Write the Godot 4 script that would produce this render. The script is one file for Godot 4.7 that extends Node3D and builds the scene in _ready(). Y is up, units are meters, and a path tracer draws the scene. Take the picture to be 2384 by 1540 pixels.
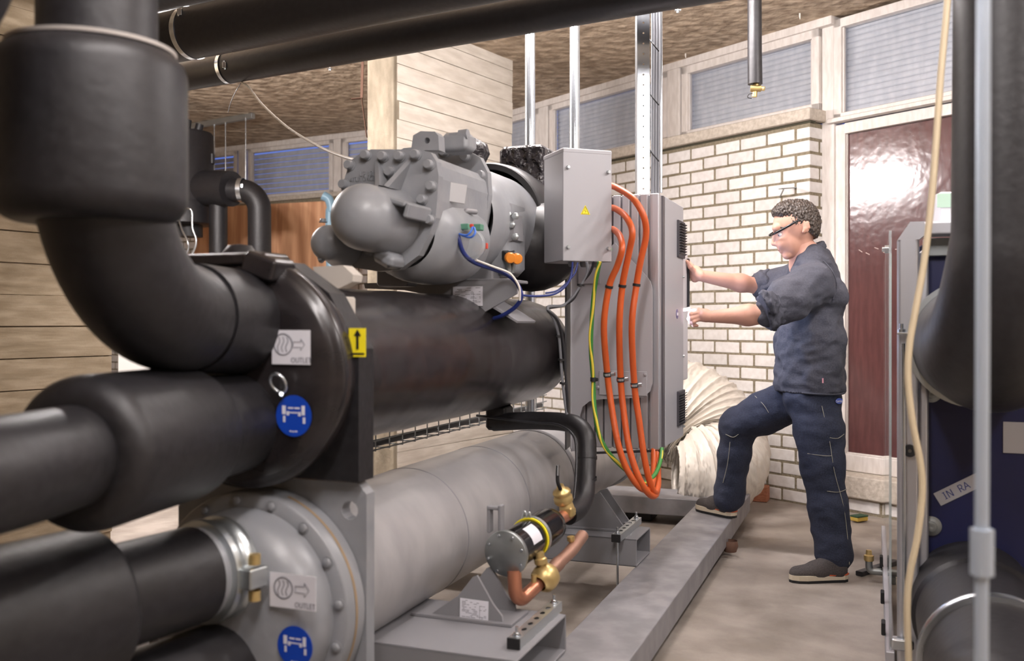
extends Node3D
# Plant room with a water-cooled chiller: metres, y up. Camera stands at the origin, 1.175 m above the floor.

const TURN := -20.8            # the chiller and the plate heat exchanger run along this heading
var FRAME := Transform3D(Basis(Vector3.UP, deg_to_rad(TURN)), Vector3.ZERO)      # chiller frame: x to its side, -z along it
var WALL := Transform3D(Basis(Vector3.UP, deg_to_rad(-53.13)), Vector3(1.897, 0, -6.07))   # brick wall frame: x along it, z into the room
var ROOM := Transform3D.IDENTITY
var rng := RandomNumberGenerator.new()
var names := {}
var mats := {}
var meshes := {}
var orig := {}

class MB:
	var v := PackedVector3Array()
	var n := PackedVector3Array()
	var c := PackedColorArray()
	var i := PackedInt32Array()
	var x := Transform3D.IDENTITY
	func vert(p: Vector3, q: Vector3) -> int:
		v.append(x * p); n.append((x.basis * q).normalized()); return v.size() - 1
	func tri(a: int, b: int, d: int) -> void:
		var g := (v[b] - v[a]).cross(v[d] - v[a])
		if g.dot(n[a] + n[b] + n[d]) > 0.0: i.append_array([a, d, b])
		else: i.append_array([a, b, d])
	func quad(a: int, b: int, d: int, e: int) -> void:
		tri(a, b, d); tri(a, d, e)
	func flat(ps: Array) -> void:     # convex polygon, flat normal, seen from the side it winds counter-clockwise on
		var q: Vector3 = (ps[1] - ps[0]).cross(ps[2] - ps[0]).normalized()
		var k := []
		for p in ps: k.append(vert(p, q))
		for j in range(1, ps.size() - 1): tri(k[0], k[j], k[j + 1])
	func box(at: Vector3, size: Vector3, bev := 0.0, turn := Basis.IDENTITY) -> void:
		var old := x
		x = x * Transform3D(turn, at)
		var h := size / 2.0
		var b: float = min(bev, min(h.x, min(h.y, h.z)) * 0.95)
		var id := {}
		for sx in [-1, 1]:
			for sy in [-1, 1]:
				for sz in [-1, 1]:
					var s := Vector3(sx, sy, sz)
					for ax in 3:
						var p := Vector3(h.x - b, h.y - b, h.z - b) * s
						p[ax] = h[ax] * s[ax]
						var q := Vector3.ZERO
						q[ax] = s[ax]
						id[[sx, sy, sz, ax]] = vert(p, q)
		for ax in 3:
			var b1 := (ax + 1) % 3
			var b2 := (ax + 2) % 3
			for s in [-1, 1]:
				var f := []
				for t in [[-1, -1], [1, -1], [1, 1], [-1, 1]]:
					var k := [0, 0, 0]
					k[ax] = s; k[b1] = t[0]; k[b2] = t[1]
					f.append(id[[k[0], k[1], k[2], ax]])
				quad(f[0], f[1], f[2], f[3])
			if b > 0.0:
				for s in [-1, 1]:
					for t in [-1, 1]:
						var f := []
						for e in [[-1, b1], [1, b1], [1, b2], [-1, b2]]:
							var k := [0, 0, 0]
							k[ax] = e[0]; k[b1] = s; k[b2] = t
							f.append(id[[k[0], k[1], k[2], e[1]]])
						quad(f[0], f[1], f[2], f[3])
		if b > 0.0:
			for sx in [-1, 1]:
				for sy in [-1, 1]:
					for sz in [-1, 1]:
						tri(id[[sx, sy, sz, 0]], id[[sx, sy, sz, 1]], id[[sx, sy, sz, 2]])
		x = old
	func bar(a: Vector3, b: Vector3, w: float, h: float, bev := 0.0, up := Vector3.UP) -> void:
		var z := (b - a).normalized()
		var sx := up.cross(z)
		if sx.length() < 0.01: sx = Vector3.RIGHT.cross(z)
		sx = sx.normalized()
		box((a + b) / 2.0, Vector3(w, h, a.distance_to(b)), bev, Basis(sx, z.cross(sx), z))
	func tube(ps: Array, r, sides := 16, caps := true, ovality := 1.0) -> void:
		var cnt := ps.size()
		var t0: Vector3 = (ps[1] - ps[0]).normalized()
		var a := t0.cross(Vector3.UP)
		if a.length() < 0.05: a = t0.cross(Vector3.RIGHT)
		a = a.normalized()
		var rings := []
		for k in cnt:
			var t: Vector3 = (ps[min(k + 1, cnt - 1)] - ps[max(k - 1, 0)]).normalized()
			a = (a - t * a.dot(t)).normalized()
			var b := t.cross(a)
			var rk: float = r[k] if r is Array or r is PackedFloat32Array else r
			var dr := 0.0
			if r is Array or r is PackedFloat32Array:
				var k0: int = max(k - 1, 0)
				var k1: int = min(k + 1, cnt - 1)
				dr = (r[k1] - r[k0]) / max(1e-5, ps[k0].distance_to(ps[k1]))
			var ring := []
			for j in sides:
				var an := TAU * j / sides
				var d := a * cos(an) + b * sin(an) * ovality
				ring.append(vert(ps[k] + d * rk, d - t * dr))
			rings.append(ring)
		for k in cnt - 1:
			for j in sides:
				var j2 := (j + 1) % sides
				quad(rings[k][j], rings[k][j2], rings[k + 1][j2], rings[k + 1][j])
		if caps:
			for e in [0, cnt - 1]:
				var t: Vector3 = (ps[0] - ps[1]).normalized() if e == 0 else (ps[cnt - 1] - ps[cnt - 2]).normalized()
				var k := []
				for j in sides: k.append(_copy(rings[e][j], t))
				for j in range(1, sides - 1): tri(k[0], k[j], k[j + 1])
	func _copy(k: int, q: Vector3) -> int:
		v.append(v[k]); n.append((x.basis * q).normalized()); return v.size() - 1
	func lathe(prof: Array, at := Transform3D.IDENTITY, sides := 24, from := 0.0, to := TAU) -> void:   # prof: [radius, height] along y
		var old := x
		x = x * at
		var full := absf(to - from - TAU) < 0.001
		var m := sides if full else sides + 1
		var seg := prof.size() - 1
		var nr := []
		for k in seg:
			var d := Vector2(prof[k + 1][0] - prof[k][0], prof[k + 1][1] - prof[k][1])
			nr.append(Vector2(d.y, -d.x).normalized())
		for k in seg:
			var q0: Vector2 = nr[k]
			var q1: Vector2 = nr[k]
			if k > 0 and nr[k].dot(nr[k - 1]) > 0.6: q0 = (nr[k] + nr[k - 1]).normalized()
			if k < seg - 1 and nr[k].dot(nr[k + 1]) > 0.6: q1 = (nr[k] + nr[k + 1]).normalized()
			var r0 := []
			var r1 := []
			for j in m:
				var an := from + (to - from) * j / sides
				var e := Vector3(cos(an), 0, sin(an))
				r0.append(vert(e * prof[k][0] + Vector3.UP * prof[k][1], e * q0.x + Vector3.UP * q0.y))
				r1.append(vert(e * prof[k + 1][0] + Vector3.UP * prof[k + 1][1], e * q1.x + Vector3.UP * q1.y))
			for j in (sides if full else sides):
				var j2 := (j + 1) % m
				quad(r0[j], r0[j2], r1[j2], r1[j])
		x = old
	func prism(poly: Array, at: Transform3D, depth: float) -> void:    # polygon in xy, extruded from z = 0 to z = -depth
		var old := x
		x = x * at
		var pp := PackedVector2Array(poly)
		if Geometry2D.is_polygon_clockwise(pp): pp.reverse()
		var ts := Geometry2D.triangulate_polygon(pp)
		for s in [0, 1]:
			var k := []
			for p in pp: k.append(vert(Vector3(p.x, p.y, -depth * s), Vector3(0, 0, 1 - 2 * s)))
			for j in range(0, ts.size(), 3): tri(k[ts[j]], k[ts[j + 1]], k[ts[j + 2]])
		var m := pp.size()
		for j in m:
			var p := pp[j]
			var q := pp[(j + 1) % m]
			var e := (q - p).normalized()
			var nn := Vector3(e.y, -e.x, 0)
			quad(vert(Vector3(p.x, p.y, 0), nn), vert(Vector3(q.x, q.y, 0), nn), vert(Vector3(q.x, q.y, -depth), nn), vert(Vector3(p.x, p.y, -depth), nn))
		x = old
	func strip(w: float, pitch: float, count: int, hole: float, th: float, at: Transform3D, long := 1.0) -> void:   # perforated strip along +y, centred on x
		var old := x
		x = x * at
		var m := 8
		for k in count:
			for s in [0, 1]:
				var z: float = -th * s
				var nn := Vector3(0, 0, 1 - 2 * s)
				var o := []
				var q := []
				for j in m:
					var an := TAU * j / m
					var cc := Vector2(cos(an), sin(an))
					var f: float = 1.0 / max(absf(cc.x), absf(cc.y))
					o.append(vert(Vector3(cc.x * f * w / 2, (k + 0.5) * pitch + cc.y * f * pitch / 2, z), nn))
					q.append(vert(Vector3(cc.x * hole, (k + 0.5) * pitch + cc.y * hole * long, z), nn))
				for j in m: quad(o[j], o[(j + 1) % m], q[(j + 1) % m], q[j])
		for sx in [-1, 1]:
			var nn := Vector3(sx, 0, 0)
			quad(vert(Vector3(sx * w / 2, 0, 0), nn), vert(Vector3(sx * w / 2, 0, -th), nn), vert(Vector3(sx * w / 2, pitch * count, -th), nn), vert(Vector3(sx * w / 2, pitch * count, 0), nn))
		x = old
	func mesh(o := Vector3.ZERO) -> ArrayMesh:
		var a := []
		a.resize(Mesh.ARRAY_MAX)
		var w := v.duplicate()
		if o != Vector3.ZERO:
			for k in w.size(): w[k] -= o
		a[Mesh.ARRAY_VERTEX] = w; a[Mesh.ARRAY_NORMAL] = n; a[Mesh.ARRAY_INDEX] = i
		if c.size() == v.size() and c.size() > 0: a[Mesh.ARRAY_COLOR] = c
		var m := ArrayMesh.new()
		m.add_surface_from_arrays(Mesh.PRIMITIVE_TRIANGLES, a)
		return m

# ---------- scene tree helpers
func numbered(called: String) -> String:
	var k: int = names.get(called, -1) + 1
	names[called] = k
	return called if k == 0 else "%s_%03d" % [called, k]
func thing(called: String, label: String, category: String, frame: Transform3D, o: Vector3, group := "", kind := "") -> Node3D:
	var t := Node3D.new()
	t.name = numbered(called)
	add_child(t)
	t.transform = Transform3D(frame.basis, frame * o)
	t.set_meta("label", label)
	if category != "": t.set_meta("category", category)
	if group != "": t.set_meta("group", group)
	if kind != "": t.set_meta("kind", kind)
	orig[t.get_instance_id()] = o
	return t
func origin_of(t: Node3D) -> Vector3:
	var k: Node = t
	while not orig.has(k.get_instance_id()): k = k.get_parent()
	return orig[k.get_instance_id()]
func part(t: Node3D, called: String, mb: MB, m: Material, label := "") -> MeshInstance3D:
	var o := MeshInstance3D.new()
	o.name = called
	o.mesh = mb.mesh(origin_of(t))
	o.material_override = m
	t.add_child(o, true)
	if label != "": o.set_meta("label", label)
	return o
func text(t: Node3D, called: String, words: String, at: Transform3D, size: float, m: Material, depth := 0.0006) -> void:   # at: in the thing's own frame; lettering is centred on it
	var tm := TextMesh.new()
	tm.text = words
	var fnt := SystemFont.new()
	fnt.font_names = PackedStringArray(["Droid Sans"])
	tm.font = fnt
	tm.font_size = 32
	tm.pixel_size = size / 32.0
	tm.depth = depth
	var o := MeshInstance3D.new()
	o.name = called
	o.mesh = tm
	o.material_override = m
	t.add_child(o, true)
	o.transform = Transform3D(at.basis, at.origin - origin_of(t))
func face(p: Vector3, right: Vector3, up: Vector3) -> Transform3D:   # z points out of the face
	var r := right.normalized()
	var u := (up - r * up.dot(r)).normalized()
	return Transform3D(Basis(r, u, r.cross(u)), p)
func along(p: Vector3, dir: Vector3) -> Transform3D:                # y points along dir
	var y := dir.normalized()
	var a := y.cross(Vector3.UP)
	if a.length() < 0.05: a = y.cross(Vector3.RIGHT)
	a = a.normalized()
	return Transform3D(Basis(a, y, a.cross(y)), p)
func smooth(ps: Array, per := 8) -> Array:                            # Catmull-Rom through the points
	var out := []
	var m := ps.size()
	for k in m - 1:
		var p0: Vector3 = ps[max(k - 1, 0)]
		var p1: Vector3 = ps[k]
		var p2: Vector3 = ps[k + 1]
		var p3: Vector3 = ps[min(k + 2, m - 1)]
		for j in per:
			var t := float(j) / per
			out.append(0.5 * ((2.0 * p1) + (p2 - p0) * t + (2.0 * p0 - 5.0 * p1 + 4.0 * p2 - p3) * t * t + (3.0 * p1 - p0 - 3.0 * p2 + p3) * t * t * t))
	out.append(ps[m - 1])
	return out
func bend(a: Vector3, corner: Vector3, b: Vector3, r: float, steps := 10) -> Array:    # straight, fillet of radius r, straight
	var d1 := (a - corner).normalized()
	var d2 := (b - corner).normalized()
	var half := d1.angle_to(d2) / 2.0
	var back := r / tan(half)
	var cen := corner + (d1 + d2).normalized() * (r / sin(half))
	var s := corner + d1 * back
	var e := corner + d2 * back
	var out := [a]
	for k in steps + 1:
		out.append(cen + (s - cen).slerp(e - cen, float(k) / steps))
	out.append(b)
	return out
func bolt(mb: MB, p: Vector3, dir: Vector3, r := 0.012, h := 0.009, washer := true) -> void:
	var at := along(p, dir)
	if washer: mb.lathe([[r * 1.35, 0], [r * 1.35, 0.002], [r * 0.9, 0.0025]], at, 12)
	mb.lathe([[r, 0.001], [r, h * 0.8], [r * 0.85, h], [0, h]], at, 6)

func holed(poly: Array, c: Vector2, r: float, m := 14) -> Array:      # outline with a round hole, joined by a hair-thin cut
	var pp := PackedVector2Array(poly)
	if Geometry2D.is_polygon_clockwise(pp): pp.reverse()
	var k := 0
	for j in pp.size():
		if pp[j].distance_to(c) < pp[k].distance_to(c): k = j
	var a0 := (pp[k] - c).angle()
	var out := []
	for j in k + 1: out.append(pp[j])
	for j in m: out.append(c + Vector2.from_angle(a0 - 0.004 - (TAU - 0.008) * j / (m - 1)) * r)
	out.append(pp[k] + (pp[(k + 1) % pp.size()] - pp[k]).normalized() * 0.0004)
	for j in range(k + 1, pp.size()): out.append(pp[j])
	return out

# ---------- materials
func speckle(size: int, seed_: int, freq: float, a: Color, b: Color, oct := 4, gain := 1.6, stretch := Vector2.ONE, fine := 0.0) -> ImageTexture:
	var fn := FastNoiseLite.new()
	fn.seed = seed_; fn.frequency = freq; fn.fractal_octaves = oct; fn.noise_type = FastNoiseLite.TYPE_SIMPLEX_SMOOTH
	var g := RandomNumberGenerator.new()
	g.seed = seed_
	var im := Image.create(size, size, false, Image.FORMAT_RGB8)
	for yy in size:
		for xx in size:
			var sx := xx * stretch.x
			var sy := yy * stretch.y
			var k := fn.get_noise_2d(sx, sy)
			var fx := clampf((xx - size * 0.8) / (size * 0.2), 0, 1)
			var fy := clampf((yy - size * 0.8) / (size * 0.2), 0, 1)
			if fx > 0.0: k = lerpf(k, fn.get_noise_2d(sx - size * stretch.x, sy), fx)
			if fy > 0.0:
				var k2 := fn.get_noise_2d(sx, sy - size * stretch.y)
				if fx > 0.0: k2 = lerpf(k2, fn.get_noise_2d(sx - size * stretch.x, sy - size * stretch.y), fx)
				k = lerpf(k, k2, fy)
			var t := clampf(0.5 + k * gain + (g.randf() - 0.5) * fine, 0, 1)
			im.set_pixel(xx, yy, a.lerp(b, t))
	im.generate_mipmaps()
	return ImageTexture.create_from_image(im)
func mat(key: String, col: Color, rough := 0.6, metal := 0.0) -> StandardMaterial3D:
	if mats.has(key): return mats[key]
	var m := StandardMaterial3D.new()
	m.resource_name = key
	m.albedo_color = col
	m.roughness = rough
	m.metallic = metal
	mats[key] = m
	return m
func textured(key: String, tex: Texture2D, rough: float, scale_: float, bump: Texture2D = null, depth := 0.0, world := false) -> StandardMaterial3D:
	var m := mat(key, Color.WHITE, rough)
	m.albedo_texture = tex
	m.uv1_triplanar = true
	m.uv1_world_triplanar = world
	m.uv1_scale = Vector3.ONE * scale_
	if bump:
		m.heightmap_enabled = true
		m.heightmap_texture = bump
		m.heightmap_scale = depth
	return m
func C(r: float, g: float, b: float) -> Color: return Color(r / 255.0, g / 255.0, b / 255.0)


func _ready() -> void:
	rng.seed = 7
	var cam := Camera3D.new()
	cam.name = "camera"
	add_child(cam)
	cam.position = Vector3(0, 1.175, 0)
	cam.projection = Camera3D.PROJECTION_FRUSTUM
	cam.near = 0.1
	cam.far = 60.0
	cam.size = 2.0 * cam.near * 770.0 / 2220.0
	cam.frustum_offset = Vector2(0, -20.0 / 2220.0) * cam.near
	var lens := CameraAttributesPhysical.new()
	lens.frustum_near = 0.1
	lens.frustum_far = 60.0
	lens.frustum_focal_length = 33.5
	lens.frustum_focus_distance = 4.4
	lens.exposure_aperture = 2.6
	cam.attributes = lens
	cam.current = true
	var env := Environment.new()
	env.background_mode = Environment.BG_SKY
	var sky := Sky.new()
	var dusk := ProceduralSkyMaterial.new()
	dusk.sky_top_color = Color(0.22, 0.33, 0.7)
	dusk.sky_horizon_color = Color(0.42, 0.54, 0.86)
	dusk.ground_horizon_color = Color(0.22, 0.3, 0.5)
	dusk.ground_bottom_color = Color(0.1, 0.11, 0.14)
	dusk.energy_multiplier = 1.0
	sky.sky_material = dusk
	env.sky = sky
	env.tonemap_mode = Environment.TONE_MAPPER_LINEAR
	env.tonemap_exposure = 1.45
	env.sdfgi_enabled = true
	env.ssao_enabled = true
	env.ssil_enabled = true
	var we := WorldEnvironment.new()
	we.name = "surroundings"
	we.environment = env
	add_child(we)
	make_materials()
	# twin-tube battens hung under the ceiling, all above or behind the picture
	batten(Vector3(0.3, 2.86, -4.35), -29.2, 4.1, "white twin tube batten above the black pipes over the drive cabinet")
	batten(Vector3(1.75, 2.7, -2.95), 69.2, 2.2, "white twin tube batten over the aisle beside the brick wall")
	batten(Vector3(-0.1, 2.7, -0.9), 69.2, 2.3, "white twin tube batten over the water connections of the chiller")
	batten(Vector3(1.7, 2.7, -0.6), 69.2, 2.2, "white twin tube batten over the plate heat exchanger aisle")
	batten(Vector3(-2.45, 2.74, -5.58), -30.0, 7.5, "white twin tube batten near the plywood boards at the back")
	build_room()
	build_windows()
	build_chiller()
	build_compressor()
	build_cabinet()
	build_water_pipes()
	build_refrigerant_lines()
	build_exchanger()
	build_ceiling_services()
	build_back_corner()
	build_duct()
	build_person()
	build_small_things()

func batten(p: Vector3, heading: float, energy: float, label: String) -> void:
	var fr := Transform3D(Basis(Vector3.UP, deg_to_rad(heading)), p)
	var t := thing("ceiling_light", label, "lamp", fr, Vector3.ZERO, "fluorescent battens")
	var b := MB.new()
	b.box(Vector3(0, 0.03, 0), Vector3(1.5, 0.05, 0.07), 0.006)
	for q in [-0.5, 0.5]: b.tube([Vector3(q, 0.05, 0), Vector3(q, 3.12 - p.y, 0)], 0.004, 6)
	part(t, "housing", b, mat("fitting_white", C(225, 225, 222), 0.4))
	for s in [-1, 1]:
		var l := MB.new()
		l.tube([Vector3(-0.72, -0.012, 0.045 * s), Vector3(0.72, -0.012, 0.045 * s)], 0.013, 10)
		part(t, "lamp_tube", l, mats["tube_glow"])
	for q in [-0.5, 0.0, 0.5]:           # bare tubes shine all round
		var a := OmniLight3D.new()
		a.name = "tube_light"
		t.add_child(a, true)
		a.position = Vector3(q, -0.06, 0)
		a.light_energy = energy / 3.0
		a.light_size = 0.1
		a.light_color = Color(1.0, 0.97, 0.965)
		a.omni_range = 16.0
		a.omni_attenuation = 2.0
		a.shadow_enabled = true

func make_materials() -> void:
	var g := mat("tube_glow", Color(1, 1, 1), 0.5)
	g.emission_enabled = true
	g.emission = Color(1.0, 0.97, 0.95)
	g.emission_energy_multiplier = 4.0
	var grain := speckle(256, 5, 0.06, Color(0, 0, 0), Color(1, 1, 1), 5, 1.3)
	var rough_bump := speckle(512, 6, 0.045, Color(0, 0, 0), Color(1, 1, 1), 6, 1.5, Vector2.ONE, 0.15)
	var streak := speckle(512, 8, 0.03, Color(0, 0, 0), Color(1, 1, 1), 5, 1.5, Vector2(0.25, 3.0), 0.1)
	textured("floor_concrete", speckle(1024, 11, 0.009, C(136, 127, 118), C(168, 159, 150), 6, 1.3, Vector2.ONE, 0.12), 0.6, 0.25, rough_bump, 0.2, true)
	textured("ceiling_concrete", speckle(1024, 12, 0.02, C(150, 132, 112), C(196, 178, 156), 6, 1.4, Vector2(0.9, 1.2), 0.25), 0.92, 0.35, rough_bump, 0.9, true)
	textured("board_concrete", speckle(512, 13, 0.02, C(150, 134, 110), C(178, 162, 138), 6, 1.3, Vector2(0.5, 2.2), 0.16), 0.9, 0.6, streak, 0.15)
	textured("pale_concrete", speckle(512, 14, 0.02, C(208, 200, 188), C(226, 219, 208), 6, 1.2, Vector2(0.5, 2.2), 0.14), 0.88, 0.6, streak, 0.12)
	textured("rough_concrete", speckle(512, 15, 0.02, C(120, 110, 94), C(154, 144, 126), 6, 1.2, Vector2(1.4, 0.5), 0.12), 0.9, 0.6, rough_bump, 0.2)
	for k in 4:
		textured("brick_%d" % k, speckle(256, 20 + k, 0.03, C(224 - 4 * k, 220 - 4 * k, 217 - 4 * k), C(237 - 4 * k, 234 - 4 * k, 232 - 4 * k), 5, 1.2, Vector2.ONE, 0.05), 0.8, 2.0, grain, 0.03)
	textured("mortar", speckle(256, 25, 0.05, C(124, 114, 94), C(148, 138, 118), 5, 1.3, Vector2.ONE, 0.2), 0.95, 2.5, rough_bump, 0.2)
	textured("frame_paint", speckle(512, 26, 0.02, C(206, 199, 193), C(220, 214, 209), 5, 1.2, Vector2(2.0, 0.5), 0.03), 0.5, 1.2)
	textured("sill_stone", speckle(256, 27, 0.04, C(178, 168, 155), C(200, 191, 179), 6, 1.2, Vector2.ONE, 0.15), 0.85, 2.5, grain, 0.1)
	textured("shutter", speckle(256, 28, 0.02, C(176, 180, 188), C(194, 197, 203), 5, 1.2, Vector2(2, 0.5), 0.03), 0.5, 1.5)
	var gl := mat("pane_glass", Color(0.75, 0.8, 0.88, 0.07), 0.03)
	gl.transparency = BaseMaterial3D.TRANSPARENCY_ALPHA
	var ac := mat("clear_plastic", Color(0.86, 0.9, 0.92, 0.2), 0.04)
	ac.transparency = BaseMaterial3D.TRANSPARENCY_ALPHA
	textured("door_maroon", speckle(512, 29, 0.03, C(80, 50, 51), C(90, 57, 57), 5, 1.1, Vector2(2.0, 0.3), 0.12), 0.16, 0.8, grain, 0.03)
	# insulation, paints, metals
	textured("foam_black", speckle(256, 30, 0.06, C(25, 24, 27), C(33, 32, 35), 4, 1.5, Vector2.ONE, 0.25), 0.48, 2.0, grain, 0.04)
	textured("wrap_black", speckle(256, 31, 0.02, C(30, 27, 29), C(44, 40, 41), 5, 1.4, Vector2(0.6, 1.6), 0.1), 0.27, 1.0, speckle(256, 32, 0.009, Color(0, 0, 0), Color(1, 1, 1), 3, 1.2), 0.5)
	textured("crinkle_black", speckle(256, 33, 0.05, C(40, 37, 40), C(64, 61, 64), 5, 1.5), 0.3, 2.0, speckle(256, 34, 0.035, Color(0, 0, 0), Color(1, 1, 1), 6, 2.2), 1.6)
	textured("machine_grey", speckle(256, 35, 0.02, C(134, 137, 142), C(146, 148, 152), 5, 1.2, Vector2.ONE, 0.04), 0.36, 1.2, grain, 0.04)
	textured("shell_grey", speckle(512, 36, 0.012, C(150, 149, 151), C(168, 167, 168), 6, 1.3, Vector2(1.5, 0.7), 0.05), 0.32, 0.7)
	textured("frame_grey", speckle(512, 37, 0.014, C(124, 123, 126), C(146, 144, 147), 6, 1.4, Vector2.ONE, 0.08), 0.52, 0.8)
	mat("bracket_grey", C(132, 132, 136), 0.5)
	mat("cabinet_grey", C(168, 168, 173), 0.42)
	mat("cabinet_alu", C(180, 178, 182), 0.32, 0.5)
	mat("dark_strip", C(84, 80, 84), 0.4)
	mat("louvre", C(62, 60, 66), 0.5)
	mat("galvanised", C(206, 212, 218), 0.24, 0.95)
	mat("zinc", C(196, 202, 204), 0.33, 0.9)
	mat("steel_dull", C(150, 154, 154), 0.42, 0.8)
	mat("aluminium", C(196, 197, 203), 0.36, 0.7)
	mat("brass", C(202, 176, 120), 0.38, 0.65)
	mat("copper", C(188, 128, 102), 0.36, 0.7)
	mat("copper_dull", C(158, 122, 106), 0.5, 0.55)
	mat("orange_jacket", C(194, 86, 36), 0.42)
	mat("earth_green", C(58, 128, 56), 0.45)
	mat("earth_yellow", C(222, 202, 70), 0.45)
	mat("cable_black", C(36, 36, 40), 0.45)
	mat("cable_grey", C(120, 122, 128), 0.45)
	mat("cable_blue", C(28, 44, 110), 0.45)
	mat("cable_bright_blue", C(70, 120, 220), 0.45)
	mat("cable_white", C(226, 220, 212), 0.5)
	mat("cable_beige", C(206, 190, 160), 0.5)
	mat("label_white", C(226, 226, 234), 0.45)
	mat("print_grey", C(92, 94, 106), 0.5)
	mat("print_black", C(28, 26, 26), 0.5)
	mat("sticker_blue", C(16, 66, 178), 0.4)
	mat("sticker_yellow", C(244, 226, 40), 0.4)
	mat("rubber_black", C(26, 26, 28), 0.6)
	mat("drier_black", C(22, 21, 22), 0.16)
	mat("tag_orange", C(228, 138, 44), 0.45)
	mat("rust", C(104, 76, 62), 0.85)
	mat("exchanger_blue", C(15, 21, 62), 0.4)
	mat("rod_zinc", C(190, 202, 216), 0.35, 0.35)
	mat("tape_silver", C(178, 178, 182), 0.3, 0.5)
	textured("plywood", speckle(512, 40, 0.012, C(190, 138, 102), C(218, 168, 130), 5, 1.6, Vector2(3.0, 0.25), 0.05), 0.7, 0.6)
	textured("red_brick", speckle(256, 41, 0.05, C(150, 92, 66), C(184, 122, 92), 5, 1.5, Vector2(0.6, 2.0), 0.1), 0.85, 4.0)
	mat("hose_white", C(226, 219, 208), 0.4)
	mat("sheet_blue", C(150, 190, 214), 0.35)
	mat("skin", C(194, 146, 127), 0.55)
	textured("denim", speckle(256, 42, 0.1, C(30, 35, 52), C(46, 52, 72), 4, 1.6, Vector2.ONE, 0.5), 0.85, 5.0, grain, 0.05)
	textured("fleece", speckle(256, 43, 0.08, C(58, 59, 69), C(70, 71, 81), 4, 1.4, Vector2.ONE, 0.4), 0.9, 5.0, grain, 0.06)
	mat("stitch", C(150, 146, 132), 0.8)
	textured("hair", speckle(256, 44, 0.08, C(32, 26, 23), C(84, 72, 64), 4, 1.8, Vector2(3.0, 0.4), 0.3), 0.45, 6.0)
	textured("shoe_canvas", speckle(256, 45, 0.1, C(58, 54, 54), C(84, 78, 76), 4, 1.5, Vector2.ONE, 0.3), 0.85, 6.0)
	mat("shoe_sole", C(206, 194, 172), 0.7)
	mat("shoe_orange", C(214, 96, 54), 0.6)
	mat("specs_black", C(20, 20, 24), 0.25)
	var lg := mat("specs_lens", Color(0.8, 0.84, 0.9, 0.14), 0.03)
	lg.transparency = BaseMaterial3D.TRANSPARENCY_ALPHA
	var scr := mat("screen_glow", C(220, 230, 255), 0.3)
	scr.emission_enabled = true
	scr.emission = Color(0.75, 0.83, 1.0)
	scr.emission_energy_multiplier = 6.0


const TOP := 3.12
var BACK := Transform3D(Basis(Vector3.UP, deg_to_rad(-28.5)), Vector3(-0.25, 0, -8.93))
func structure(called: String, label: String, frame := Transform3D.IDENTITY, o := Vector3.ZERO) -> Node3D:
	return thing(called, label, "", frame, o, "", "structure")
func inst(t: Node3D, called: String, m: Mesh, k: Material, at: Transform3D) -> MeshInstance3D:
	var o := MeshInstance3D.new()
	o.name = called
	o.mesh = m
	o.material_override = k
	t.add_child(o, true)
	o.transform = at
	return o
func block(size: Vector3, bev: float) -> ArrayMesh:
	var key := [size, bev]
	if not meshes.has(key):
		var b := MB.new()
		b.box(Vector3.ZERO, size, bev)
		meshes[key] = b.mesh()
	return meshes[key]
func brick_mat() -> Material: return mats["brick_%d" % rng.randi_range(0, 3)]
func jitter(p: Vector3) -> Transform3D:
	return Transform3D(Basis.from_euler(Vector3(rng.randf_range(-0.008, 0.008), rng.randf_range(-0.01, 0.01), rng.randf_range(-0.008, 0.008))), p + Vector3(rng.randf_range(-0.002, 0.002), rng.randf_range(-0.0015, 0.0015), rng.randf_range(-0.002, 0.002)))

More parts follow.
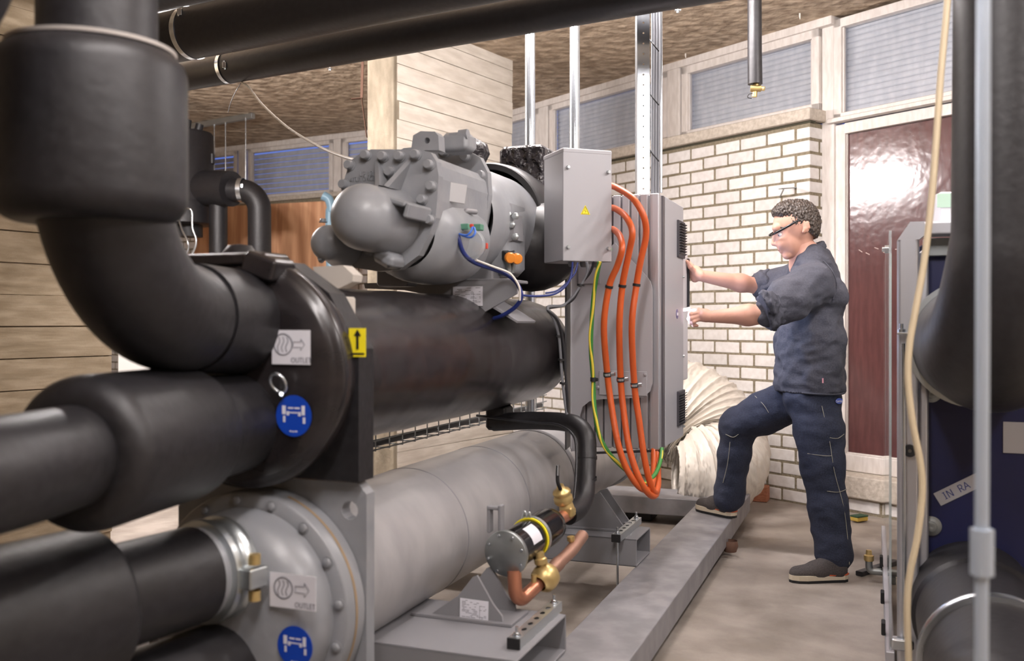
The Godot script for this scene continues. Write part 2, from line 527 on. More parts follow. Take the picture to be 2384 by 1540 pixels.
func build_room() -> void:
	var b := MB.new()
	b.box(Vector3(-1, -0.1, -4.5), Vector3(15, 0.2, 17))
	part(structure("floor", "stained grey concrete floor of the plant room"), "slab", b, mats["floor_concrete"])
	# ceiling: board-marked soffit, each board impression a shallow strip
	var ce := structure("ceiling", "rough brown board-marked concrete ceiling")
	var plan := PackedVector2Array([Vector2(-6.2, -3.2), Vector2(4.3, -3.2), Vector2(4.3, 3.2), Vector2(4.16, 3.39), Vector2(-0.1, 9.07), Vector2(-0.155, 9.1), Vector2(-5.95, 12.25), Vector2(-6.2, 12.3)])    # x and depth of the room, walls included
	var lay := Basis(Vector3.RIGHT, Vector3.FORWARD, Vector3.UP)
	b = MB.new()
	b.prism(Array(plan), Transform3D(lay, Vector3(0, TOP + 0.21, 0)), 0.2)
	part(ce, "slab", b, mats["ceiling_concrete"])
	for k in 34:
		var q := PackedVector2Array()
		for e in [[-7.0, 0.0], [5.0, 0.0], [5.0, 0.3], [-7.0, 0.3]]: q.append((Vector2(e[0], e[1] + 2.0 + k * 0.3)).rotated(deg_to_rad(14.0)))
		var low: float = rng.randf_range(0.010, 0.0145)
		for piece in Geometry2D.intersect_polygons(q, plan):
			var sb := MB.new()
			sb.prism(Array(piece), Transform3D(lay, Vector3(0, TOP + 0.015, 0)), 0.005 + low)
			part(ce, "board_imprint", sb, mats["ceiling_concrete"])
	# closing walls out of the picture
	b = MB.new(); b.box(Vector3(-1, 1.6, 3.1), Vector3(12, 3.2, 0.2))
	part(structure("wall_behind", "plain concrete wall behind the viewer"), "wall_face", b, mats["board_concrete"])
	b = MB.new(); b.box(Vector3(4.2, 1.6, -0.2), Vector3(0.2, 3.2, 6.8))
	part(structure("wall_right", "plain concrete wall past the heat exchanger"), "wall_face", b, mats["pale_concrete"])
	b = MB.new(); b.box(Vector3(-6.1, 1.6, -4.5), Vector3(0.2, 3.2, 15.5))
	part(structure("wall_left", "plain concrete wall at the far left"), "wall_face", b, mats["board_concrete"])
	brick_wall()
	back_wall()
	# board-marked concrete pier in the middle
	var pf := Transform3D(Basis(Vector3.UP, deg_to_rad(-34.0)), Vector3(-0.724, 0, -6.02))
	var pier := structure("wall_pier", "pale board-marked concrete pier in the middle of the room", pf)
	b = MB.new(); b.box(Vector3(-0.12, TOP / 2, -0.66), Vector3(0.225, TOP, 1.28))
	part(pier, "core", b, mats["rough_concrete"])
	b = MB.new(); b.box(Vector3(-0.118, TOP / 2, 0.0), Vector3(0.236, TOP, 0.06), 0.012)
	part(pier, "end_face", b, mats["rough_concrete"])
	for k in 27:
		var sb := MB.new()
		var t := 0.012 + rng.randf_range(-0.005, 0.005)
		sb.box(Vector3(-0.008 + t / 2, 0.058 + k * 0.117, -0.645), Vector3(t, 0.1145, 1.3), 0.0025, Basis(Vector3.RIGHT, rng.randf_range(-0.002, 0.002)))
		part(pier, "board_imprint", sb, mats["pale_concrete"])
	# darker board-marked wall at the left
	var lf := Transform3D(Basis(Vector3.UP, deg_to_rad(-32.5)), Vector3(-1.935, 0, -4.6))
	var lw := structure("wall_boarded", "brown board-marked concrete wall behind the big pipe elbow", lf)
	b = MB.new(); b.box(Vector3(-0.13, TOP / 2, 1.5), Vector3(0.24, TOP, 3.0))
	part(lw, "core", b, mats["board_concrete"])
	for k in 22:
		var sb := MB.new()
		var t := 0.016 + rng.randf_range(-0.006, 0.006)
		sb.box(Vector3(-0.01 + t / 2, 0.026 + 0.07 + k * 0.141, 1.5), Vector3(t, 0.138, 3.0), 0.003, Basis(Vector3.RIGHT, rng.randf_range(-0.0015, 0.0015)))
		part(lw, "board_imprint", sb, mats["board_concrete"])
	var chalk := MB.new()
	for q in [[0.62, 1.335, 0.05, 0.4], [0.63, 1.36, 0.035, -0.7], [0.36, 1.06, 0.05, 0.2], [0.61, 1.33, 0.03, 1.4]]:
		chalk.box(Vector3(0.0125, q[1], q[0] + 0.35), Vector3(0.002, q[2], 0.006), 0.0005, Basis(Vector3.RIGHT, q[3]))
	part(lw, "chalk_mark", chalk, mat("chalk", C(214, 206, 196), 0.95))

func brick_wall() -> void:
	var w := structure("wall_brick", "white painted brick wall under the shuttered windows", WALL)
	var b := MB.new()
	b.box(Vector3(-1.848, 1.225, -0.08), Vector3(3.688, 2.45, 0.15))
	part(w, "mortar_bed", b, mats["mortar"])
	var full := block(Vector3(0.211, 0.074, 0.06), 0.005)
	var rest := MB.new()
	for k in 28:
		var y := 0.0867 * k + 0.045
		var odd := k % 2 == 1
		# corner piece
		if odd:
			inst(w, "brick", block(Vector3(0.106, 0.0745, 0.15), 0.007), brick_mat(), jitter(Vector3(-0.053, y, -0.076)))
		else:
			inst(w, "brick", block(Vector3(0.214, 0.0745, 0.1), 0.007), brick_mat(), jitter(Vector3(-0.107, y, -0.05)))
			inst(w, "brick", block(Vector3(0.1, 0.0745, 0.04), 0.006), brick_mat(), jitter(Vector3(-0.05, y, -0.133)))
		var s := -0.118 if odd else -0.226
		while s > -3.6:
			var c := s - 0.107
			if c > -2.0: inst(w, "brick", full, brick_mat(), jitter(Vector3(c, y, -0.03)))
			else: rest.box(Vector3(c, y, -0.03), Vector3(0.214, 0.0745, 0.06), 0.006)
			s -= 0.226
	part(w, "bricks_far_run", rest, mats["brick_1"]).set_meta("kind", "stuff")
	var sill := MB.new()
	sill.box(Vector3(-1.84, 2.495, -0.055), Vector3(3.74, 0.075, 0.2), 0.006)
	part(w, "window_sill", sill, mats["sill_stone"], "rough stone window sill")
	var seal := MB.new()
	seal.box(Vector3(-1.84, 2.452, -0.02), Vector3(3.7, 0.012, 0.05))
	part(w, "bed_joint", seal, mat("joint_dark", C(74, 72, 58), 0.95))

func back_wall() -> void:
	var w := structure("wall_back", "white brick wall in the far corner under the blue-lit shutters", BACK)
	var b := MB.new()
	b.box(Vector3(-3.3, 1.23, -0.08), Vector3(6.5, 2.46, 0.15))
	part(w, "mortar_bed", b, mats["mortar"])
	var full := block(Vector3(0.214, 0.0745, 0.06), 0.008)
	var rest := MB.new()
	for k in 28:
		var y := 0.0867 * k + 0.045
		var s := -0.02 - (0.113 if k % 2 else 0.0)
		while s > -6.4:
			var c := s - 0.107
			if c < -3.3 and c > -4.75 and k > 18: inst(w, "brick", full, brick_mat(), jitter(Vector3(c, y, -0.03)))
			else: rest.box(Vector3(c, y, -0.03), Vector3(0.214, 0.0745, 0.06), 0.006)
			s -= 0.226
	part(w, "bricks_far_run", rest, mats["brick_2"]).set_meta("kind", "stuff")
	var sill := MB.new()
	sill.box(Vector3(-3.3, 2.485, -0.07), Vector3(6.5, 0.05, 0.2), 0.006)
	part(w, "window_sill", sill, mats["sill_stone"])

# one casement with a pane and a roller shutter outside: s0..s1 along the wall, y0..y1, frame face at depth n
func window(called: String, label: String, frame: Transform3D, s0: float, s1: float, y0: float, y1: float, n: float, f: float, gap: float, open_top: float) -> void:
	var t := structure(called, label, frame, Vector3((s0 + s1) / 2, y0, n))
	var b := MB.new()
	for e in [[(s0 + s1) / 2, y0 + f / 2, s1 - s0, f], [(s0 + s1) / 2, y1 - f / 2, s1 - s0, f], [s0 + f / 2, (y0 + y1) / 2, f, y1 - y0], [s1 - f / 2, (y0 + y1) / 2, f, y1 - y0]]:
		var p := MB.new()
		p.box(Vector3(e[0], e[1], n - 0.03), Vector3(e[2], e[3], 0.06), 0.006)
		part(t, "window_frame", p, mats["frame_paint"])
	b = MB.new()
	b.box(Vector3((s0 + s1) / 2, (y0 + y1) / 2, n - 0.035), Vector3(s1 - s0 - 2 * f, y1 - y0 - 2 * f, 0.005))
	part(t, "pane", b, mats["pane_glass"])
	for e in [[s0 + f + 0.006, 0], [s1 - f - 0.006, 0]]:
		b = MB.new()
		b.box(Vector3(e[0], (y0 + y1) / 2, n - 0.02), Vector3(0.012, y1 - y0 - 2 * f, 0.014), 0.002)
		part(t, "glazing_bead", b, mats["frame_paint"])
	var pitch := 0.037 if gap == 0.0 else 0.055
	var y := y0 + f - 0.03
	var prof := []
	for k in 7:
		var a := PI * k / 6.0
		prof.append(Vector2(sin(a) * 0.009, -cos(a) * (pitch - gap) / 2))
	while y < y1 - f - open_top + 0.03:
		b = MB.new()
		b.prism(prof, Transform3D(Basis(Vector3(0, 0, 1), Vector3(0, 1, 0), Vector3(-1, 0, 0)), Vector3(s0 + 0.025, y + pitch / 2, n - 0.085)), s1 - s0 - 0.05)
		part(t, "shutter_slat", b, mats["shutter"])
		y += pitch

func post(t: Node3D, called: String, s: float, y0: float, y1: float, w: float, n: float, d: float) -> void:
	var b := MB.new()
	b.box(Vector3(s, (y0 + y1) / 2, n - d / 2), Vector3(w, y1 - y0, d), 0.008)
	part(t, called, b, mats["frame_paint"])

func build_windows() -> void:
	var n := -0.1
	window("window_1", "shuttered window half hidden by the concrete pier", WALL, -4.1, -2.9, 2.53, 3.07, n, 0.055, 0.0, 0.02)
	window("window_2", "shuttered window behind the shiny conduits and the perforated channel", WALL, -2.76, -1.345, 2.53, 3.07, n, 0.05, 0.0, 0.02)
	window("window_3", "shuttered window above the bricks beside the hanging black pipe", WALL, -1.2, -0.005, 2.53, 3.07, n, 0.06, 0.0, 0.0)
	window("window_4", "shuttered window above the maroon door", WALL, 0.085, 1.5, 2.44, 3.1, n - 0.02, 0.06, 0.0, -0.03)
	var t := structure("trim_1", "off-white painted window posts on the brick wall", WALL, Vector3(-1.3, 2.5, n))
	for s in [-2.83, -1.272]: post(t, "mullion", s, 2.53, TOP, 0.13, n + 0.012, 0.09)
	var hd := MB.new()
	hd.box(Vector3(-2.0, 3.095, n - 0.03), Vector3(4.2, 0.06, 0.1), 0.006)
	part(t, "head_rail", hd, mats["frame_paint"])
	# maroon door in its frame
	var d := structure("door_1", "maroon door panel in an off-white frame", WALL, Vector3(0.6, 0, -0.156))
	post(d, "door_post", 0.0425, 0.2, TOP, 0.096, -0.125, 0.1)
	post(d, "door_stile", 0.118, 0.3, 2.43, 0.085, -0.14, 0.06)
	var b := MB.new(); b.box(Vector3(0.9, 2.4, -0.17), Vector3(1.5, 0.07, 0.06), 0.006)
	part(d, "door_rail", b, mats["frame_paint"])
	b = MB.new(); b.box(Vector3(0.85, 2.455, -0.135), Vector3(1.6, 0.03, 0.08), 0.006)
	part(d, "transom", b, mats["frame_paint"])
	b = MB.new(); b.box(Vector3(0.9, 1.36, -0.185), Vector3(1.5, 2.04, 0.03), 0.003)
	part(d, "door_panel", b, mats["door_maroon"], "glossy maroon panel")
	for q in [[0.16, 1.36, 0.012, 2.02], [0.9, 0.345, 1.5, 0.014]]:
		b = MB.new(); b.box(Vector3(q[0], q[1], -0.163), Vector3(q[2], q[3], 0.016), 0.003)
		part(d, "glazing_bead", b, mats["frame_paint"])
	b = MB.new(); b.box(Vector3(0.85, 0.29, -0.165), Vector3(1.6, 0.11, 0.07), 0.01)
	part(d, "bottom_rail", b, mats["frame_paint"])
	b = MB.new(); b.lathe([[0.012, 0], [0.011, 0.003], [0, 0.004]], along(Vector3(0.118, 1.7, -0.14), Vector3.BACK), 16)
	part(d, "round_cap", b, mat("cap_white", C(238, 238, 240), 0.4))
	for q in [[0.25, 1.62], [0.3, 1.6], [0.36, 1.63], [0.42, 1.6], [0.5, 1.615]]:
		b = MB.new(); b.box(Vector3(q[0], q[1], -0.1697), Vector3(0.005, 0.03, 0.001), 0, Basis(Vector3.BACK, 0.5 + q[0] * 2))
		part(d, "scratch", b, mat("scratch", C(180, 160, 155), 0.6))
	var st := structure("trim_2", "worn stone threshold and brick plinth under the maroon door", WALL, Vector3(0.6, 0, -0.1))
	b = MB.new(); b.box(Vector3(0.9, 0.165, -0.1), Vector3(1.75, 0.14, 0.2), 0.012)
	part(st, "threshold", b, mats["sill_stone"])
	b = MB.new(); b.box(Vector3(0.9, 0.05, -0.14), Vector3(1.75, 0.1, 0.19))
	part(st, "mortar_bed", b, mats["mortar"])
	for k in 7:
		inst(st, "brick", block(Vector3(0.214, 0.0745, 0.06), 0.008), brick_mat(), jitter(Vector3(0.13 + k * 0.226, 0.05, -0.07) - Vector3(0.6, 0, -0.1)))
	# wall above and beyond the door, outside the picture
	b = MB.new(); b.box(Vector3(2.6, TOP / 2, -0.1), Vector3(2.1, TOP, 0.2))
	part(structure("wall_beyond_door", "plain wall past the maroon door", WALL), "wall_face", b, mats["pale_concrete"])
	# far corner
	window("window_5", "blue-lit shuttered window behind the thin hanging rods", BACK, -4.6, -3.2, 2.5, 3.07, -0.06, 0.05, 0.004, 0.05)
	window("window_6", "blue-lit shuttered window above the plywood boards", BACK, -3.04, -1.86, 2.5, 3.07, -0.06, 0.05, 0.004, 0.05)
	window("window_7", "blue-lit shuttered window beside the concrete pier", BACK, -1.74, -0.4, 2.5, 3.07, -0.06, 0.05, 0.004, 0.08)
	var t2 := structure("trim_3", "off-white painted window posts in the far corner", BACK, Vector3(-2.5, 2.5, -0.05))
	for s in [-4.7, -3.12, -1.8, -0.3]: post(t2, "mullion", s, 2.5, TOP, 0.1, -0.05, 0.09)
	hd = MB.new()
	hd.box(Vector3(-3.3, 3.09, -0.09), Vector3(6.5, 0.06, 0.1), 0.006)
	part(t2, "head_rail", hd, mats["frame_paint"])
	hd = MB.new()
	hd.box(Vector3(-5.7, 2.8, -0.09), Vector3(2.0, 0.64, 0.1), 0.006)
	part(t2, "blank_panel", hd, mats["frame_paint"])


func axis(u: float, y: float, a: float) -> Transform3D: return Transform3D(Basis(Vector3.RIGHT, -PI / 2), Vector3(u, y, -a))   # y of a lathe points along the chiller (away from the viewer)
func spec_label(t: Node3D, called: String, at: Transform3D, w: float, h: float, seed_: int) -> void:    # pale plate with rows of small print
	var b := MB.new()
	b.x = at
	b.box(Vector3(0, 0, 0.0008), Vector3(w, h, 0.0016))
	var l := part(t, called, b, mats["label_white"], "pale rating plate with rows of small print")
	var g := RandomNumberGenerator.new()
	g.seed = seed_
	var p := MB.new()
	p.x = at
	var y := h * 0.42
	while y > -h * 0.42:
		var x := -w * 0.44
		while x < w * 0.42:
			var k: float = min(g.randf_range(0.04, 0.2) * w, w * 0.44 - x)
			if g.randf() < 0.42 and k > 0.005: p.box(Vector3(x + k / 2, y, 0.0018), Vector3(k * 0.85, h * 0.02, 0.0004))
			x += k
		y -= h * 0.066
	p.box(Vector3(w * 0.2, -h * 0.1, 0.0018), Vector3(0.001, h * 0.6, 0.0004))
	part(l, "small_print", p, mats["print_grey"])
func outlet_label(t: Node3D, at: Transform3D, w: float, h: float) -> void:
	var b := MB.new()
	b.x = at
	b.box(Vector3(0, 0, 0.0008), Vector3(w, h, 0.0016))
	var l := part(t, "outlet_label", b, mats["label_white"], "white sticker with a wave symbol, an arrow and the word OUTLET")
	var p := MB.new()
	p.x = at
	var c := Vector2(-w * 0.2, h * 0.08)
	var r := h * 0.31
	var ring := []
	for k in 25: ring.append(Vector3(c.x + cos(TAU * k / 24) * r, c.y + sin(TAU * k / 24) * r, 0.002))
	p.tube(ring, w * 0.011, 6, false)
	for q in [-0.5, -0.05, 0.4]:
		var ln := []
		for k in 9: ln.append(Vector3(c.x + r * (q + 0.13 * sin(k * 0.8)), c.y + r * (0.7 - 1.4 * k / 8.0), 0.002))
		p.tube(ln, w * 0.009, 5, false)
	var arrow := [[0.06, 0.06], [0.26, 0.06], [0.26, 0.13], [0.36, 0.0], [0.26, -0.13], [0.26, -0.06], [0.06, -0.06], [0.06, 0.06]]
	for k in 7:
		p.bar(Vector3(arrow[k][0] * w, h * 0.08 + arrow[k][1] * w, 0.0018), Vector3(arrow[k + 1][0] * w, h * 0.08 + arrow[k + 1][1] * w, 0.0018), 0.0006, w * 0.016, 0, Vector3.BACK)
	part(l, "symbol", p, mats["print_grey"])
	text(l, "lettering", "OUTLET", at * Transform3D(Basis(), Vector3(w * 0.27, -h * 0.38, 0.002)), h * 0.2, mats["print_grey"])
func blue_sticker(t: Node3D, at: Transform3D, r: float) -> void:
	var b := MB.new()
	b.x = at
	b.lathe([[0, 0], [r, 0], [r, 0.0012], [0, 0.0012]], Transform3D(Basis(Vector3.RIGHT, PI / 2), Vector3.ZERO), 32)
	var l := part(t, "blue_sticker", b, mats["sticker_blue"], "round blue mandatory sticker with a white pictogram")
	var p := MB.new()
	p.x = at
	for q in [[-0.68, 0.28, 0.2, 0.42], [0.68, 0.28, 0.18, 0.46], [-0.2, 0.38, 0.3, 0.08], [0.25, 0.38, 0.3, 0.08], [-0.4, 0.12, 0.14, 0.2], [0.42, 0.1, 0.14, 0.2], [0, 0.16, 0.5, 0.06], [-0.66, -0.16, 0.12, 0.3], [0.74, -0.2, 0.13, 0.3], [-0.2, -0.74, 0.12, 0.06], [-0.02, -0.75, 0.1, 0.06], [0.18, -0.74, 0.14, 0.06]]:
		p.box(Vector3(q[0] * r * 0.8, q[1] * r, 0.0014), Vector3(q[2] * r, q[3] * r, 0.0005))
	part(l, "pictogram", p, mats["label_white"])

func build_chiller() -> void:
	var fr := FRAME
	var g: Material = mats["frame_grey"]
	# --- skid
	var sk := thing("skid_frame", "grey steel skid frame carrying the chiller on the floor", "frame", fr, Vector3(-1.4, 0, -3.7))
	for q in [[-0.8075, 3.55, 0.245, 4.44], [-2.17, 3.55, 0.245, 4.44]]:
		var b := MB.new()
		b.box(Vector3(q[0], 0.108, -q[1]), Vector3(q[2], 0.104, q[3]), 0.006)
		part(sk, "side_beam", b, g)
	for a in [5.615, 1.5]:
		var b := MB.new()
		b.box(Vector3(-1.49, 0.107, -a), Vector3(1.115, 0.102, 0.31), 0.006)
		part(sk, "cross_beam", b, g)
	for q in [[-0.8, 4.75], [-0.8, 2.2], [-2.17, 4.75], [-2.17, 2.2], [-1.3, 5.6]]:
		var b := MB.new()
		b.box(Vector3(q[0], 0.0285, -q[1]), Vector3(0.16, 0.057, 0.16), 0.01)
		part(sk, "mounting_pad", b, mats["rubber_black"])
	var lip := MB.new()
	lip.lathe([[0.03, 0], [0.04, 0.03], [0.035, 0.055]], Transform3D(Basis(), Vector3(-0.6708, 0.03, -4.8276)), 14)
	part(sk, "levelling_foot", lip, mats["rust"])
	# --- base channels under the condenser
	for q in [[2.36, 2.8, -0.885, "pale grey box channel under the condenser beside the copper elbow"], [3.86, 4.12, -0.917, "pale grey box channel under the condenser below the orange cables"]]:
		var t := thing("base_channel", q[3], "channel", fr, Vector3(-1.4, 0.162, -(q[0] + q[1]) / 2), "channels under the condenser")
		var mid: float = -(q[0] + q[1]) / 2
		var wd: float = q[1] - q[0]
		var xl := -2.1
		var cx: float = (xl + q[2]) / 2
		var ln: float = q[2] - xl
		for s in [[Vector3(cx, 0.272, mid), Vector3(ln, 0.008, wd), "top_plate"], [Vector3(cx, 0.166, mid), Vector3(ln, 0.008, wd), "bottom_plate"], [Vector3(cx, 0.219, -q[0] - 0.004), Vector3(ln, 0.114, 0.008), "web"], [Vector3(cx, 0.219, -q[1] + 0.004), Vector3(ln, 0.114, 0.008), "web"]]:
			var b := MB.new()
			b.box(s[0], s[1], 0.003)
			part(t, s[2], b, mats["bracket_grey"])
	# --- perforated clamp bars with threaded rods
	for q in [[-0.925, 2.45, "slotted clamp bar on the channel beside the copper elbow"], [-0.985, 3.79, "slotted clamp bar on the channel below the orange cables"]]:
		var t := thing("clamp_bar", q[2], "bar", fr, Vector3(q[0], 0.276, -q[1] - 0.19), "slotted clamp bars on the skid")
		var b := MB.new()
		b.strip(0.036, 0.0538, 7, 0.008, 0.003, Transform3D(Basis(Vector3.RIGHT, Vector3.FORWARD, Vector3.UP), Vector3(q[0], 0.306, -q[1])), 1.6)
		for s in [-1, 1]: b.box(Vector3(q[0] + s * 0.0165, 0.2905, -q[1] - 0.188), Vector3(0.003, 0.029, 0.3766), 0.001)
		part(t, "slotted_profile", b, mats["zinc"])
		for e in [0.022, 0.352]:
			var nb := MB.new()
			bolt(nb, Vector3(q[0], 0.306, -q[1] - e), Vector3.UP, 0.0095, 0.01)
			nb.tube([Vector3(q[0], 0.31, -q[1] - e), Vector3(q[0], 0.332, -q[1] - e)], 0.005, 8)
			part(t, "nut", nb, mats["galvanised"])
		var rd := MB.new()
		rd.tube([Vector3(q[0], 0.275, -q[1] - 0.022), Vector3(q[0], 0.05, -q[1] - 0.022)], 0.005, 8)
		part(t, "threaded_rod", rd, mats["galvanised"])
		var cap := MB.new()
		cap.box(Vector3(q[0], 0.291, -q[1] + 0.003), Vector3(0.038, 0.032, 0.008), 0.002)
		part(t, "end_cap", cap, mats["rubber_black"])
	# --- condenser: grey shell, tube sheet, domed water box
	var cd := thing("condenser", "large grey lower shell of the chiller with a domed end", "vessel", fr, Vector3(-1.477, 0.238, -3.7))
	var b := MB.new()
	b.lathe([[0.22, 0], [0.22, 3.16]], axis(-1.477, 0.458, 2.14), 72)
	part(cd, "shell", b, mats["shell_grey"])
	for q in [[4.1, 0.05, 0.2222], [3.5, 0.008, 0.2212], [2.9, 0.008, 0.2212]]:
		b = MB.new()
		b.lathe([[0.2195, 0], [q[2], 0.001], [q[2], q[1] - 0.001], [0.2195, q[1]]], axis(-1.477, 0.458, q[0]), 72)
		part(cd, "shell_band", b, mats["bracket_grey"])
	b = MB.new()
	b.lathe([[0, 0], [0.235, 0], [0.235, 0.04], [0, 0.04]], axis(-1.477, 0.458, 5.3), 48)
	part(cd, "tube_sheet", b, mats["machine_grey"])
	b = MB.new()
	b.prism(holed([Vector2(-0.29, -0.3), Vector2(0.29, -0.3), Vector2(0.29, 0.285), Vector2(0.265, 0.312), Vector2(0.1, 0.312), Vector2(-0.29, 0.312)], Vector2(0.242, 0.242), 0.024), Transform3D(Basis(), Vector3(-1.477, 0.458, -2.1)), 0.04)
	part(cd, "tube_sheet", b, mats["machine_grey"])
	b = MB.new()
	b.lathe([[0.0, 0.0], [0.12, 0.004], [0.2, 0.022], [0.236, 0.05], [0.246, 0.085], [0.25, 0.12], [0.283, 0.122], [0.288, 0.128], [0.288, 0.205], [0.28, 0.21]], axis(-1.477, 0.458, 1.89), 64)
	part(cd, "water_box", b, mats["machine_grey"])
	for k in 16:
		var an := TAU * (k + 0.3) / 16
		var hb := MB.new()
		bolt(hb, Vector3(-1.477 + cos(an) * 0.267, 0.458 + sin(an) * 0.267, -2.012), Vector3.BACK, 0.0115, 0.01)
		part(cd, "flange_bolt", hb, mats["machine_grey"])
	b = MB.new()
	b.lathe([[0.289, 0], [0.2905, 0.002], [0.2905, 0.008], [0.289, 0.01]], axis(-1.477, 0.458, 2.05), 64, -1.0, 1.25)
	part(cd, "rust_run", b, mat("rust_stain", C(150, 128, 100), 0.7), "brown rust run along the flange gasket")
	var lf := face(Vector3(-1.2643, 0.5474, -1.893), Vector3(1, 0, 0), Vector3(0.03, 1, 0))
	outlet_label(cd, lf, 0.125, 0.08)
	blue_sticker(cd, face(Vector3(-1.2664, 0.4154, -1.905), Vector3(1, 0, 0), Vector3(0, 1, 0)), 0.048)
	# saddles
	for q in [2.63, 2.74]:
		b = MB.new()
		b.prism([Vector2(-1.2682, 0.2800), Vector2(-1.1736, 0.3487), Vector2(-1.1258, 0.4089), Vector2(-1.1118, 0.4154), Vector2(-1.0605, 0.3347), Vector2(-1.0317, 0.3021), Vector2(-1.0290, 0.2820)], Transform3D(Basis(), Vector3(0, 0, -q)), 0.01)
		part(cd, "saddle_plate", b, mats["bracket_grey"])
	b = MB.new()
	b.box(Vector3(-1.16, 0.281, -2.69), Vector3(0.33, 0.01, 0.15), 0.002)
	part(cd, "saddle_foot", b, mats["bracket_grey"])
	spec_label(cd, "rating_plate", face(Vector3(-1.1193, 0.3123, -2.628), Vector3(1, -0.02, 0), Vector3(0, 1, 0)), 0.092, 0.062, 3)
	for q in [3.98, 4.09]:
		b = MB.new()
		b.prism([Vector2(-1.3207, 0.2537), Vector2(-1.2415, 0.3371), Vector2(-1.1343, 0.4287), Vector2(-1.1053, 0.4380), Vector2(-1.0062, 0.3040), Vector2(-1.0024, 0.2785)], Transform3D(Basis(), Vector3(0, 0, -q)), 0.01)
		part(cd, "saddle_plate", b, mats["bracket_grey"])
	b = MB.new()
	b.box(Vector3(-1.14, 0.281, -4.04), Vector3(0.34, 0.01, 0.15), 0.002)
	bolt(b, Vector3(-1.0, 0.286, -4.04), Vector3.UP, 0.018, 0.02)
	part(cd, "saddle_foot", b, mats["bracket_grey"])
	# --- evaporator: black insulated shell
	var ev := thing("evaporator", "black foil-wrapped upper shell of the chiller", "vessel", fr, Vector3(-1.477, 0.775, -3.1))
	b = MB.new()
	b.lathe([[0.2267, 0], [0.2272, 0.25], [0.2255, 0.5], [0.229, 0.62], [0.2262, 0.8], [0.2285, 1.05], [0.226, 1.2], [0.2292, 1.33], [0.2262, 1.5], [0.2267, 1.82], [0.22, 1.9], [0.19, 1.97], [0.14, 2.0], [0, 2.01]], axis(-1.477, 1.048, 2.14), 72)
	part(ev, "insulated_shell", b, mats["wrap_black"])
	b = MB.new()
	b.prism([Vector2(-0.285, -0.27), Vector2(0.285, -0.27), Vector2(0.285, 0.06), Vector2(0.2, 0.2), Vector2(0.08, 0.28), Vector2(-0.08, 0.28), Vector2(-0.2, 0.2), Vector2(-0.285, 0.06)], Transform3D(Basis(), Vector3(-1.477, 1.048, -2.07)), 0.075)
	part(ev, "tube_sheet", b, mats["foam_black"])
	b = MB.new()
	b.lathe([[0, 0], [0.2, 0.0], [0.262, 0.004], [0.272, 0.014], [0.278, 0.02], [0.288, 0.024], [0.291, 0.034], [0.291, 0.062], [0.284, 0.07], [0.276, 0.074], [0.276, 0.11]], axis(-1.477, 1.048, 1.965), 72)
	part(ev, "water_box", b, mats["wrap_black"])
	b = MB.new()
	b.box(Vector3(-1.4, 1.31, -1.99), Vector3(0.1, 0.06, 0.1), 0.012, Basis(Vector3.BACK, -0.3))
	b.box(Vector3(-1.53, 1.33, -2.02), Vector3(0.28, 0.035, 0.12), 0.012)
	part(ev, "padding_block", b, mats["wrap_black"])
	b = MB.new()
	b.lathe([[0, 0.03], [0.03, 0.026], [0.045, 0.006], [0.05, 0]], Transform3D(Basis(), Vector3(-1.53, 1.346, -2.05)), 18)
	part(ev, "vent_cap", b, mats["foam_black"])
	outlet_label(ev, face(Vector3(-1.3152, 1.1138, -1.962), Vector3(1, 0, 0), Vector3(0.04, 1, 0)), 0.108, 0.083)
	blue_sticker(ev, face(Vector3(-1.3079, 0.9482, -1.962), Vector3(1, 0, 0), Vector3(0, 1, 0)), 0.05)
	var er := MB.new()
	var ring := []
	for k in 21: ring.append(Vector3(-1.3402, 1.0272, -1.945) + Vector3(cos(TAU * k / 20) * 0.021, sin(TAU * k / 20) * 0.023, 0.012 * sin(TAU * k / 20)))
	er.tube(ring, 0.0045, 8, false)
	er.tube([Vector3(-1.3317, 1.0016, -1.945), Vector3(-1.3556, 0.9859, -1.98)], 0.005, 8)
	part(ev, "eye_ring", er, mats["galvanised"])
	b = MB.new()
	b.box(Vector3(-1.1933, 1.1241, -2.066), Vector3(0.047, 0.071, 0.0016))
	var yl := part(ev, "flow_arrow_label", b, mats["sticker_yellow"], "yellow sticker with a black upward arrow")
	b = MB.new()
	var c: Vector3 = Vector3(-1.1922, 1.1305, -2.064)
	b.box(c + Vector3(0, -0.006, 0), Vector3(0.007, 0.034, 0.0008))
	b.prism([Vector2(-0.01, 0), Vector2(0.01, 0), Vector2(0, 0.016)], Transform3D(Basis(), c + Vector3(0, 0.01, 0.0004)), 0.0008)
	b.box(c + Vector3(0, -0.034, 0), Vector3(0.038, 0.004, 0.0008))
	part(yl, "arrow", b, mats["print_black"])
	# pale lifting brackets at the upper tube sheet
	b = MB.new()
	b.prism([Vector2(-1.4073, 1.3224), Vector2(-1.3148, 1.3250), Vector2(-1.2836, 1.2995), Vector2(-1.2862, 1.2814), Vector2(-1.3279, 1.2638), Vector2(-1.3594, 1.2734), Vector2(-1.3673, 1.2895), Vector2(-1.3806, 1.2851), Vector2(-1.3886, 1.2692)], Transform3D(Basis(), Vector3(0, 0, -2.2)), 0.05)
	b.bar(Vector3(-1.3743, 1.2641, -2.19), Vector3(-1.3296, 1.192, -2.19), 0.02, 0.03, 0.003, Vector3.BACK)
	b.box(Vector3(-1.3083, 1.2125, -2.2), Vector3(0.04, 0.058, 0.05), 0.005)
	part(ev, "lifting_bracket", b, mat("bracket_cream", C(190, 184, 176), 0.6), "cream lifting bracket with rusty edges")


